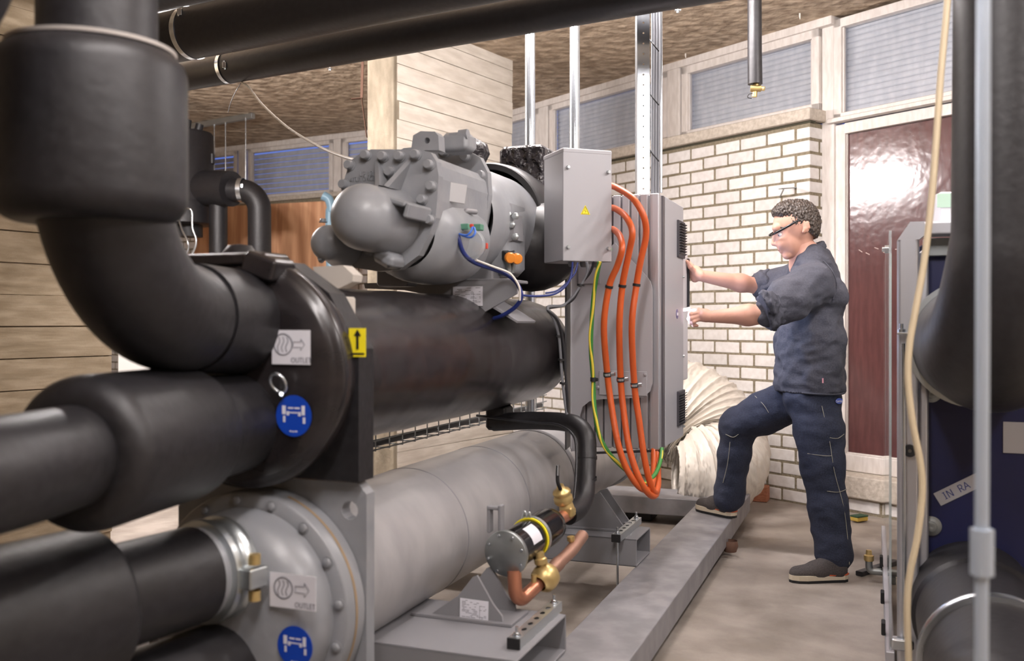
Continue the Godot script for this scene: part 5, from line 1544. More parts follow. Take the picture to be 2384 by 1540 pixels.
func build_ceiling_services() -> void:
	var I := Transform3D.IDENTITY
	var ex := Vector3(0.873, 0, 0.488)
	var t := thing("ceiling_pipe", "black insulated ceiling pipe running above the terminal box, the lower of the pair", "pipe", I, Vector3(-0.6, 2.4, -4.4), "black pipes under the ceiling")
	insulated(t, "foam_jacket", [Vector3(-2.43, 2.482, -5.44), Vector3(0.829, 2.482, -3.622), Vector3(1.45, 2.482, -3.27)], 0.08, 36)
	pipe_clamp(t, Vector3(-1.457, 2.482, -4.894), ex, 0.0802, 0.022, Vector3(0.1, -0.15, 1.0))
	t = thing("ceiling_pipe", "thicker black insulated ceiling pipe with a galvanised clamp, the upper of the pair", "pipe", I, Vector3(-0.5, 2.32, -3.6), "black pipes under the ceiling")
	insulated(t, "foam_jacket", [Vector3(-2.015, 2.437, -4.51), Vector3(0.916, 2.437, -2.872)], 0.11, 40)
	pipe_clamp(t, Vector3(-1.4, 2.437, -4.166), ex, 0.1102, 0.026, Vector3(-0.1, 0.45, 0.9))
	t = thing("ceiling_pipe", "black insulated ceiling pipe just touching the top edge of the picture", "pipe", I, Vector3(-0.8, 2.66, -3.9), "black pipes under the ceiling")
	insulated(t, "foam_jacket", [Vector3(-2.2, 2.74, -4.8), Vector3(0.916, 2.74, -3.06)], 0.1, 36)
	# bright conduits from the ceiling
	for q in [[1234, "shiny round conduit hanging closest to the concrete pier"], [1338, "shiny round conduit hanging behind the terminal box"]]:
		var p := Vector3((q[0] - 1192) / 2220.0 * 4.75, 0, -4.75)
		t = thing("conduit", q[1], "conduit", I, p + Vector3(0, 0.69, 0), "bright conduits from the ceiling")
		var b := MB.new()
		b.tube([p + Vector3(0, 0.69, 0), p + Vector3(0, TOP, 0)], 0.0255, 24)
		part(t, "tube", b, mats["galvanised"])
	# perforated channel with its cables
	t = thing("cable_channel", "perforated galvanised cable channel rising from the drive cabinet", "channel", I, Vector3(0.5801, 1.7132, -4.05))
	var base: Vector3 = Vector3(0.5514, 1.7119, -4)
	var b := MB.new()
	b.strip(0.052, 0.0436, 32, 0.0042, 0.002, Transform3D(Basis(Vector3.UP, -0.18), base))
	part(t, "perforated_face", b, mats["galvanised"])
	b = MB.new()
	b.box(base + Vector3(-0.026, 0.7, -0.03), Vector3(0.002, 1.396, 0.06))
	part(t, "side_flange", b, mats["galvanised"])
	base = Vector3(0.6378, 1.7345, -4.14)
	b = MB.new()
	b.strip(0.06, 0.0436, 32, 0.0042, 0.002, Transform3D(Basis(Vector3.UP, 1.15), base + Vector3(-0.02, 0, 0)))
	b.box(base + Vector3(0.012, 0.7, -0.012), Vector3(0.01, 1.396, 0.01), 0.002)
	part(t, "rear_flange", b, mats["galvanised"])
	for k in 3:
		b = MB.new()
		var p: Vector3 = Vector3(0.6039, 1.7254, -4.1) + Vector3(k * 0.014, 0, -0.014 * k)
		b.tube([p, p + Vector3(0.002, 0.7, 0), p + Vector3(-0.004, 1.39, 0)], 0.0075, 10)
		part(t, "laid_cable", b, mats["cable_grey"])
	for y in [1.9, 2.14, 2.37, 2.6]:
		b = MB.new()
		b.tube(smooth([Vector3(0.5867, 1.7213, -4.07) + Vector3(0, y - 1.71, 0), Vector3(0.6035, 1.72, -4.06) + Vector3(0, y - 1.735, 0), Vector3(0.627, 1.7213, -4.07) + Vector3(0, y - 1.76, 0)]), 0.003, 6)
		part(t, "cable_tie", b, mats["rubber_black"])
	# capped branch hanging from the ceiling
	t = thing("hanging_branch", "slim black insulated pipe end with a brass drain valve hanging from the ceiling", "pipe", I, Vector3(1.1493, 2.2291, -4.5))
	insulated(t, "foam_jacket", [Vector3(1.1473, 2.298, -4.5), Vector3(1.1453, 2.452, -4.5), Vector3(1.1435, TOP, -4.5)], [0.034, 0.033, 0.032], 24)
	b = MB.new()
	b.tube([Vector3(1.1514, 2.298, -4.5), Vector3(1.1493, 2.2655, -4.5)], 0.014, 14)
	b.tube([Vector3(1.125, 2.2777, -4.5), Vector3(1.1731, 2.2753, -4.49)], 0.016, 12)
	var vv := part(t, "valve_body", b, mats["brass"])
	b = MB.new()
	b.tube([Vector3(1.169, 2.2753, -4.49), Vector3(1.1866, 2.2708, -4.48)], 0.011, 6)
	b.tube([Vector3(1.1453, 2.2615, -4.5), Vector3(1.1432, 2.2372, -4.5)], 0.013, 6)
	part(vv, "valve_cap", b, mats["brass"])
	b = MB.new()
	b.tube(smooth([Vector3(1.1326, 2.251, -4.49), Vector3(1.1119, 2.2445, -4.48), Vector3(1.1079, 2.2304, -4.48), Vector3(1.1261, 2.2264, -4.48)]), 0.002, 6)
	part(vv, "cap_strap", b, mats["rubber_black"])
	# fixings left in the soffit
	for q in [[Vector3(-1.0695, 2.6633, -5.6), "small galvanised bolt hanging under the ceiling beside the black pipes"], [Vector3(0.7998, 2.6793, -4.6), "small galvanised bolt hanging under the ceiling near the perforated channel"]]:
		var p: Vector3 = q[0]
		t = thing("ceiling_bolt", q[1], "bolt", I, p, "bolts left in the ceiling")
		b = MB.new()
		b.tube([p + Vector3(0, -0.012, 0), Vector3(p.x, TOP, p.z)], 0.004, 8)
		b.box(p, Vector3(0.03, 0.004, 0.02), 0.001)
		part(t, "stud", b, mats["galvanised"])
		b = MB.new()
		b.tube([p + Vector3(0, -0.012, 0), p + Vector3(0, -0.002, 0)], 0.008, 6)
		part(t, "nut", b, mats["galvanised"])
	t = thing("rust_strap", "thin rusty metal strap hanging from the ceiling beside the pier", "strap", I, Vector3(-0.9773, 2.4204, -6.4))
	b = MB.new()
	b.bar(Vector3(-0.9744, 2.4146, -6.4), Vector3(-1.009, 2.6799, -6.4), 0.035, 0.005, 0.001)
	b.bar(Vector3(-1.009, 2.677, -6.4), Vector3(-1.0782, 2.6712, -6.4), 0.035, 0.005, 0.001)
	b.bar(Vector3(-1.009, 2.677, -6.4), Vector3(-1.0, TOP, -6.42), 0.02, 0.005, 0.001)
	part(t, "strap", b, mats["rust"])
	# white cable sagging from the pipe clamp to the compressor
	t = thing("white_cable", "white cable sagging from the ceiling pipe to the compressor", "cable", I, Vector3(-0.7784, 1.8957, -4))
	b = MB.new()
	b.tube(smooth([Vector3(-1.3827, 2.4016, -4.88), Vector3(-1.3232, 2.3534, -4.8), Vector3(-1.2018, 2.2214, -4.6), Vector3(-1.0111, 2.0524, -4.3), Vector3(-0.8144, 1.9137, -4), Vector3(-0.67, 1.8217, -3.7), Vector3(-0.5626, 1.7593, -3.45), Vector3(-0.4638, 1.7131, -3.3)]), 0.0058, 8)
	part(t, "jacket", b, mats["cable_white"])
	t = thing("thin_wire", "thin dark wire hanging from the ceiling pipe clamp", "wire", I, Vector3(-1.4865, 2.2899, -5))
	b = MB.new()
	b.tube(smooth([Vector3(-1.3905, 2.4066, -4.9), Vector3(-1.4505, 2.38, -5), Vector3(-1.5342, 2.3696, -5.2), Vector3(-1.6376, 2.384, -5.5)]), 0.002, 6)
	part(t, "strand", b, mats["cable_black"])

func build_back_corner() -> void:
	var I := Transform3D.IDENTITY
	var t := thing("strut_rail", "short galvanised strut rail with hanging threaded rods", "rail", I, Vector3(-2.4997, 2.9364, -8.32))
	var b := MB.new()
	b.bar(Vector3(-3.4, 3.09, -9.5), Vector3(-2.4, 3.09, -8.85), 0.045, 0.05, 0.004)
	part(t, "rail", b, mats["zinc"])
	for q in [[525, 276, 9.05, 452], [572, 266, 8.88, 440], [499, 282, 9.15, 400]]:
		b = MB.new()
		var p := Vector3((q[0] - 1192) / 2220.0 * q[2], 1.175 - (q[1] - 750) / 2220.0 * q[2], -q[2])
		b.tube([p, Vector3(p.x, 1.175 - (q[3] - 750) / 2220.0 * q[2], p.z)], 0.005, 8)
		b.tube([p + Vector3(0, -0.06, 0), p + Vector3(0, -0.03, 0)], 0.009, 6)
		part(t, "threaded_rod", b, mats["galvanised"])
	# black insulated pump and pipes
	t = thing("insulated_vessel", "black insulated upright vessel behind the big pipe sleeve", "vessel", I, Vector3(-2.945, 2.0446, -8.58))
	b = MB.new()
	var vp: Vector3 = Vector3(-2.9528, 2.0446, -8.58)
	b.lathe([[0, 0], [0.24, 0], [0.258, 0.012], [0.258, 0.2], [0.262, 0.206], [0.258, 0.212], [0.258, 0.81], [0.245, 0.83], [0, 0.83]], Transform3D(Basis(), vp), 40)
	part(t, "jacket", b, mats["foam_black"])
	for q in [[0.04, 0.1, 0.045, 0.1], [0.14, 0.05, 0.035, 0.07], [-0.1, 0.02, 0.04, 0.08]]:
		b = MB.new()
		b.tube([vp + Vector3(q[0], 0.81, q[1]), vp + Vector3(q[0] + 0.02, 0.83 + q[3], q[1])], q[2], 16)
		part(t, "top_stub", b, mats["foam_black"])
	b = MB.new()
	b.lathe([[0, 0], [0.12, 0], [0.12, 0.18]], Transform3D(Basis(), Vector3(-2.9064, 1.9402, -8.58)), 28)
	part(t, "bottom_stub", b, mats["rubber_black"])
	b = MB.new()
	b.box(Vector3(-2.6326, 2.6103, -8.385), Vector3(0.03, 0.1, 0.06), 0.012)
	part(t, "side_lug", b, mats["foam_black"])
	t = thing("back_pipe", "black insulated pipe bending down in front of the plywood", "pipe", I, Vector3(-2.2187, 1.7372, -8.32))
	insulated(t, "cross_run", [Vector3(-2.9064, 2.3847, -8.58), Vector3(-2.4512, 2.3404, -8.346)], [0.165, 0.155], 28)
	insulated(t, "elbow", bend(Vector3(-2.5382, 2.3383, -8.385), Vector3(-2.2037, 2.3143, -8.32), Vector3(-2.2, 0.9, -8.32), 0.18, 12), 0.1, 28)
	pipe_clamp(t, Vector3(-2.3647, 2.3292, -8.346), Vector3(1, 0, 0.1), 0.103, 0.04, Vector3(0.3, 0.2, 1))
	t = thing("back_pipe", "straight black insulated pipe standing in front of the plywood", "pipe", I, Vector3(-2.6035, 1.7459, -8.45))
	insulated(t, "standing_run", [Vector3(-2.6035, 2.355, -8.45), Vector3(-2.6, 0.9, -8.45)], 0.08, 28)
	# plywood boards
	for q in [[-2.75, 1.05, 9.5, "wide reddish plywood board leaning in the far corner behind the bent pipe"], [-1.95, 0.78, 9.2, "tall plywood board leaning in the far corner beside the blue sheet"]]:
		var p := Vector3(q[0], 0, -q[2])
		var bf := Transform3D(Basis(Vector3.UP, deg_to_rad(-20.0)) * Basis(Vector3.RIGHT, -0.02), p)
		t = thing("plywood_board", q[3], "board", bf, Vector3.ZERO, "plywood boards in the far corner")
		b = MB.new()
		b.box(Vector3(0, 1.17, 0), Vector3(q[1], 2.34, 0.02), 0.002)
		part(t, "sheet", b, mats["plywood"])
	t = thing("blue_sheet", "crumpled pale blue plastic sheet beside the plywood", "sheet", I, Vector3(-1.7476, 2.2054, -9.15))
	b = MB.new()
	b.tube(smooth([Vector3(-1.8135, 2.3868, -9.15), Vector3(-1.7558, 2.3497, -9.15), Vector3(-1.7311, 2.2466, -9.15), Vector3(-1.7476, 2.123, -9.15), Vector3(-1.7, 0.9, -9.05), Vector3(-1.65, 0.05, -9.0)]), 0.045, 9)
	part(t, "fold", b, mats["sheet_blue"])
	# white boiler cabinet with hoses and brass nipples
	t = thing("white_cabinet", "white equipment cabinet with brass pipe stubs on top", "cabinet", I, Vector3(-2.85, 0, -8.1))
	b = MB.new()
	b.box(Vector3(-2.85, 0.82, -8.1), Vector3(0.8, 1.64, 0.5), 0.012)
	part(t, "casing", b, mat("casing_white", C(226, 226, 224), 0.35))
	for q in [[395, 0.016], [432, 0.012], [448, 0.012], [465, 0.016], [478, 0.016]]:
		b = MB.new()
		var p := Vector3((q[0] - 1192) / 2220.0 * 8.0, 1.64, -8.0)
		b.lathe([[q[1], 0], [q[1], 0.03], [q[1] * 0.8, 0.032], [q[1] * 0.8, 0.05], [0, 0.05]], Transform3D(Basis(), p), 10)
		part(t, "pipe_stub", b, mats["brass"])
	for q in [[[Vector3(-2.737, 1.672, -7.995), Vector3(-2.7442, 1.7332, -7.995), Vector3(-2.7154, 1.7872, -7.995), Vector3(-2.7226, 1.8593, -7.995), Vector3(-2.7883, 1.9556, -8.06), Vector3(-2.8665, 2.0789, -8.19)], "braided steel hose curving up behind the big elbow, the left one of two"], [[Vector3(-2.6794, 1.672, -7.995), Vector3(-2.6866, 1.7332, -7.995), Vector3(-2.6542, 1.8052, -7.995), Vector3(-2.6506, 1.8773, -7.995), Vector3(-2.6794, 1.9673, -7.995), Vector3(-2.683, 2.0933, -7.995), Vector3(-2.7082, 2.1258, -7.995), Vector3(-2.7738, 2.1335, -8.06)], "braided steel hose with an angled top fitting behind the big elbow"]]:
		t = thing("braided_hose", q[1], "hose", I, q[0][0], "braided hoses on the white cabinet")
		b = MB.new()
		b.tube(smooth(q[0]), 0.009, 10)
		part(t, "braid", b, mats["galvanised"])

func build_duct() -> void:
	var I := Transform3D.IDENTITY
	var t := thing("flexible_duct", "wide cream spiral-ribbed flexible duct curling on the floor", "duct", I, Vector3(1.2172, -0.0342, -5.9))
	var ps := smooth([Vector3(0.7038, 0.5081, -6.3), Vector3(0.9234, 0.5979, -6.25), Vector3(1.1026, 0.5932, -6.15), Vector3(1.2427, 0.4801, -6.05), Vector3(1.2907, 0.3483, -5.92), Vector3(1.2279, 0.2815, -5.8), Vector3(1.0956, 0.2685, -5.75), Vector3(0.9842, 0.2736, -5.75)], 26)
	var cum := [0.0]
	for k in range(1, ps.size()): cum.append(cum[k - 1] + ps[k].distance_to(ps[k - 1]))
	var rr := []
	for k in ps.size():
		var f := float(k) / (ps.size() - 1)
		var base := lerpf(0.33, 0.28, smoothstep(0.35, 0.75, f))
		base = lerpf(base, 0.16, smoothstep(0.82, 1.0, f))
		rr.append(base * (1.0 + 0.0 * f))
	var b := MB.new()
	var sides := 72
	var cnt := ps.size()
	var a := (ps[1] - ps[0] as Vector3).cross(Vector3.UP).normalized()
	var rings := []
	var fine := []
	for k in cnt - 1:
		for j in 3: fine.append([ps[k].lerp(ps[k + 1], j / 3.0), lerpf(rr[k], rr[k + 1], j / 3.0), lerpf(cum[k], cum[k + 1], j / 3.0)])
	var fnz := FastNoiseLite.new()
	fnz.seed = 3
	fnz.frequency = 16.0
	for k in fine.size():
		var tg: Vector3 = (fine[min(k + 1, fine.size() - 1)][0] - fine[max(k - 1, 0)][0]).normalized()
		a = (a - tg * a.dot(tg)).normalized()
		var c := tg.cross(a)
		var ring := []
		for j in sides:
			var an := TAU * j / sides
			var dd := a * cos(an) + c * sin(an)
			var ph: float = fine[k][2] / 0.046 - float(j) / sides
			var wave := absf(fposmod(ph, 1.0) - 0.5) * 2.0
			var p: Vector3 = fine[k][0] + dd * (fine[k][1] + 0.018 * (pow(wave, 2.5) - 0.5) + 0.012 * fnz.get_noise_3d(fine[k][0].x + dd.x, fine[k][0].y + dd.y, fine[k][0].z + dd.z))
			ring.append(b.vert(p, dd))
		rings.append(ring)
	for k in rings.size() - 1:
		for j in sides: b.quad(rings[k][j], rings[k][(j + 1) % sides], rings[k + 1][(j + 1) % sides], rings[k + 1][j])
	for k in range(1, rings.size() - 1):       # true normals of the ribbed skin
		for j in sides:
			var d1: Vector3 = b.v[rings[k + 1][j]] - b.v[rings[k - 1][j]]
			var d2: Vector3 = b.v[rings[k][(j + 1) % sides]] - b.v[rings[k][(j + sides - 1) % sides]]
			var nn := d1.cross(d2).normalized()
			if nn.dot(b.n[rings[k][j]]) < 0.0: nn = -nn
			b.n[rings[k][j]] = nn
	part(t, "ribbed_skin", b, mats["hose_white"])

func build_small_things() -> void:
	var I := Transform3D.IDENTITY
	var t := thing("loose_brick", "red brick lying on the floor against the white brick wall", "brick", WALL, Vector3(-0.36, 0, 0.12))
	var b := MB.new()
	b.box(Vector3(-0.36, 0.051, 0.13), Vector3(0.22, 0.1, 0.1), 0.005, Basis(Vector3.UP, 0.5))
	part(t, "brick_body", b, mats["red_brick"])
	t = thing("sponge", "small green and yellow scouring sponge on the floor under the door", "sponge", I, Vector3(2.0382, 0.0045, -5.6))
	b = MB.new()
	b.box(Vector3(2.0382, 0.0197, -5.6), Vector3(0.09, 0.024, 0.06), 0.005, Basis(Vector3.UP, 0.5))
	part(t, "foam_half", b, mat("sponge_yellow", C(206, 176, 84), 0.9))
	b = MB.new()
	b.box(Vector3(2.0382, 0.0197, -5.6) + Vector3(0, 0.016, 0), Vector3(0.09, 0.008, 0.06), 0.002, Basis(Vector3.UP, 0.5))
	part(t, "scouring_half", b, mat("sponge_green", C(58, 84, 62), 0.95))
	t = thing("wall_stay", "small zinc stay bar sticking out of the white brick wall", "bracket", I, Vector3(1.7674, 2.0199, -6.15))
	b = MB.new()
	b.bar(Vector3(1.6921, 2.0156, -6.02), Vector3(1.8456, 2.0463, -6.18), 0.022, 0.008, 0.001)
	b.bar(Vector3(1.7223, 2.0144, -6.05), Vector3(1.7596, 1.9984, -6.26), 0.008, 0.008, 0.001)
	part(t, "bar", b, mats["steel_dull"])
	# drain stub and rail by the guard
	t = thing("drain_stub", "steel drain elbow with a brass plug beside the clear guard", "fitting", FRAME, Vector3(-0.0282, 0.02, -4.6779))
	var c: Vector3 = Vector3(-0.0187, 0.05, -4.5991)
	b = MB.new()
	b.tube(bend(c + Vector3(0.14, 0, 0), c + Vector3(-0.004, 0, 0), c + Vector3(-0.004, 0.05, 0), 0.02, 6), 0.016, 14)
	part(t, "elbow", b, mats["steel_dull"])
	b = MB.new()
	b.lathe([[0.02, 0.045], [0.022, 0.05], [0.022, 0.07], [0.014, 0.074], [0.012, 0.094], [0, 0.095]], Transform3D(Basis(), c + Vector3(-0.004, 0, 0)), 8)
	part(t, "plug", b, mats["brass"])
	b = MB.new()
	b.box(c + Vector3(0.1, -0.0345, 0), Vector3(0.02, 0.035, 0.02), 0.003)
	part(t, "rest", b, mats["steel_dull"])
	t = thing("floor_rail", "short dark rail lying on the floor beside the drain elbow", "rail", I, Vector3(1.6597, 0.0024, -4.45))
	b = MB.new()
	b.bar(Vector3(1.6, 0.012, -4.4), Vector3(1.86, 0.012, -4.62), 0.035, 0.022, 0.003)
	part(t, "rail", b, mats["cable_black"])
	for q in [[Vector3(1.8108, 3.0615, -6), 0.02, "wider pale lime drip at the ceiling edge over the windows, nearest the door"], [Vector3(1.2557, 3.1455, -6.9), 0.014, "tiny pale lime drip at the ceiling edge over the windows beside the perforated channel"]]:
		t = thing("lime_drip", q[2], "drip", I, Vector3(q[0].x, TOP - 0.03, q[0].z), "lime drips over the windows")
		b = MB.new()
		var p := Vector3(q[0].x, TOP, q[0].z)
		b.tube([p + Vector3(0, 0.01, 0), p + Vector3(0, -0.02, 0), p + Vector3(0.002, -0.02 - q[1], 0)], [0.006, 0.005, 0.0015], 6)
		part(t, "drip", b, mats["cable_white"])


# ---------- figures: tapered capsules and ellipsoids joined by a smooth minimum, meshed as surface nets
func cap(a: Vector3, b: Vector3, ra: float, rb: float, zs := 1.0) -> Array: return [0, a, b, ra, rb, zs]
func ell(c: Vector3, r: Vector3, turn := 0.0) -> Array: return [1, c, r, Basis(Vector3.BACK, turn), 0, 0]
func dist(q: Array, p: Vector3) -> float:
	if q[0] == 0:
		var a: Vector3 = q[1]
		var b: Vector3 = q[2]
		var zs: float = q[5]
		var pa := p - a
		var ba := b - a
		if zs != 1.0:
			pa.z /= zs
			ba.z /= zs
		var h := clampf(pa.dot(ba) / ba.dot(ba), 0.0, 1.0)
		return (pa - ba * h).length() - lerpf(q[3], q[4], h)
	var r: Vector3 = q[2]
	var e: Vector3 = (q[3] as Basis).transposed() * (p - q[1])
	var k0 := (e / r).length()
	var k1 := (e / (r * r)).length()
	return k0 * (k0 - 1.0) / maxf(k1, 1e-6)
func field(prims: Array, p: Vector3, k: float) -> float:
	var d := 9.0
	for q in prims:
		var e := dist(q, p)
		var h := maxf(k - absf(d - e), 0.0) / k
		d = minf(d, e) - h * h * k * 0.25
	return d
# cuts: [point, normal] keep only the side the normal points to; folds: [amplitude, frequency vector]
func nets(mb: MB, prims: Array, cell: float, k: float, cuts := [], fold := [0.0, Vector3.ONE], seed_ := 1) -> void:
	var lo := Vector3(99, 99, 99)
	var hi := -lo
	for q in prims:
		if q[0] == 0:
			var zs: float = maxf(q[5], 1.0)
			for e in [[q[1], q[3]], [q[2], q[4]]]:
				var rr := Vector3(e[1], e[1], e[1] * zs)
				lo = lo.min(e[0] - rr); hi = hi.max(e[0] + rr)
		else:
			var m: float = maxf(q[2].x, maxf(q[2].y, q[2].z))
			lo = lo.min(q[1] - Vector3.ONE * m); hi = hi.max(q[1] + Vector3.ONE * m)
	lo -= Vector3.ONE * (cell * 3 + k * 0.3); hi += Vector3.ONE * (cell * 3 + k * 0.3)
	var nx := int((hi.x - lo.x) / cell) + 2
	var ny := int((hi.y - lo.y) / cell) + 2
	var nz := int((hi.z - lo.z) / cell) + 2
	var g := PackedFloat32Array()
	g.resize(nx * ny * nz)
	g.fill(9.0)
	var sxy := nx * ny
	for q in prims:
		var a := lo
		var b := hi
		var pad := k + cell * 2.5
		if q[0] == 0:
			var zs: float = maxf(q[5], 1.0)
			var r1 := Vector3(q[3] + pad, q[3] + pad, (q[3] + pad) * zs)
			var r2 := Vector3(q[4] + pad, q[4] + pad, (q[4] + pad) * zs)
			a = (q[1] - r1).min(q[2] - r2); b = (q[1] + r1).max(q[2] + r2)
		else:
			var m: float = maxf(q[2].x, maxf(q[2].y, q[2].z)) + pad
			a = q[1] - Vector3.ONE * m; b = q[1] + Vector3.ONE * m
		var i0 := maxi(0, int((a.x - lo.x) / cell))
		var i1 := mini(nx - 1, int((b.x - lo.x) / cell) + 1)
		var j0 := maxi(0, int((a.y - lo.y) / cell))
		var j1 := mini(ny - 1, int((b.y - lo.y) / cell) + 1)
		var k0 := maxi(0, int((a.z - lo.z) / cell))
		var k1 := mini(nz - 1, int((b.z - lo.z) / cell) + 1)
		for kz in range(k0, k1 + 1):
			for jy in range(j0, j1 + 1):
				var at := kz * sxy + jy * nx
				for ix in range(i0, i1 + 1):
					var e := dist(q, lo + Vector3(ix, jy, kz) * cell)
					var d := g[at + ix]
					var h := k - absf(d - e)
					if h > 0.0: g[at + ix] = minf(d, e) - h * h * 0.25 / k
					elif e < d: g[at + ix] = e
	var amp: float = fold[0]
	var fn := FastNoiseLite.new()
	fn.seed = seed_
	fn.frequency = 1.0
	fn.fractal_octaves = 2
	var fq: Vector3 = fold[1]
	if amp > 0.0 or cuts.size() > 0:
		for kz in nz:
			for jy in ny:
				var at := kz * sxy + jy * nx
				for ix in nx:
					var d := g[at + ix]
					if absf(d) > 0.08: continue
					var p := lo + Vector3(ix, jy, kz) * cell
					if amp > 0.0: d += amp * fn.get_noise_3d(p.x * fq.x, p.y * fq.y, p.z * fq.z)
					g[at + ix] = d
		if cuts.size() > 0:
			for kz in nz:
				for jy in ny:
					var at := kz * sxy + jy * nx
					for ix in nx:
						if g[at + ix] > 0.1: continue
						var p := lo + Vector3(ix, jy, kz) * cell
						for c in cuts: g[at + ix] = maxf(g[at + ix], -(p - c[0]).dot(c[1]))
	var id := {}
	for kz in nz - 1:
		for jy in ny - 1:
			var row := kz * sxy + jy * nx
			for ix in nx - 1:
				var o := row + ix
				var v0 := g[o]
				if v0 > 8.0: continue
				var mask := 0
				var c8 := [v0, g[o + 1], g[o + nx], g[o + nx + 1], g[o + sxy], g[o + sxy + 1], g[o + sxy + nx], g[o + sxy + nx + 1]]
				for m in 8:
					if c8[m] < 0.0: mask |= 1 << m
				if mask == 0 or mask == 255: continue
				var sum := Vector3.ZERO
				var cnt := 0
				for ed in [[0, 1], [2, 3], [4, 5], [6, 7], [0, 2], [1, 3], [4, 6], [5, 7], [0, 4], [1, 5], [2, 6], [3, 7]]:
					var a: float = c8[ed[0]]
					var b: float = c8[ed[1]]
					if (a < 0.0) == (b < 0.0): continue
					var t := a / (a - b)
					var pa := Vector3(ed[0] & 1, (ed[0] >> 1) & 1, ed[0] >> 2)
					var pb := Vector3(ed[1] & 1, (ed[1] >> 1) & 1, ed[1] >> 2)
					sum += pa.lerp(pb, t); cnt += 1
				var gr := Vector3(c8[1] - c8[0] + c8[3] - c8[2] + c8[5] - c8[4] + c8[7] - c8[6], c8[2] - c8[0] + c8[3] - c8[1] + c8[6] - c8[4] + c8[7] - c8[5], c8[4] - c8[0] + c8[5] - c8[1] + c8[6] - c8[2] + c8[7] - c8[3])
				id[o] = mb.vert(lo + (Vector3(ix, jy, kz) + sum / cnt) * cell, gr)
	for o in id:
		var kz: int = o / sxy
		var jy: int = (o % sxy) / nx
		var ix: int = o % nx
		var s := g[o] < 0.0
		if jy > 0 and kz > 0 and (g[o + 1] < 0.0) != s and id.has(o - nx) and id.has(o - sxy) and id.has(o - nx - sxy): mb.quad(id[o], id[o - nx], id[o - nx - sxy], id[o - sxy])
		if ix > 0 and kz > 0 and (g[o + nx] < 0.0) != s and id.has(o - 1) and id.has(o - sxy) and id.has(o - 1 - sxy): mb.quad(id[o], id[o - 1], id[o - 1 - sxy], id[o - sxy])
		if ix > 0 and jy > 0 and (g[o + sxy] < 0.0) != s and id.has(o - 1) and id.has(o - nx) and id.has(o - 1 - nx): mb.quad(id[o], id[o - 1], id[o - 1 - nx], id[o - nx])
func drape(prims: Array, ps: Array, k: float, off := 0.002) -> Array:       # points laid on the near side of a figure
	var out := []
	for p in ps:
		var q: Vector3 = p + Vector3(0, 0, 0.5)
		var hit := false
		for j in 90:
			var d := field(prims, q, k)
			if d < off + 0.0005:
				hit = true
				break
			q.z -= maxf(d - off, 0.001) * 0.8
		if hit: out.append(q)
	return out

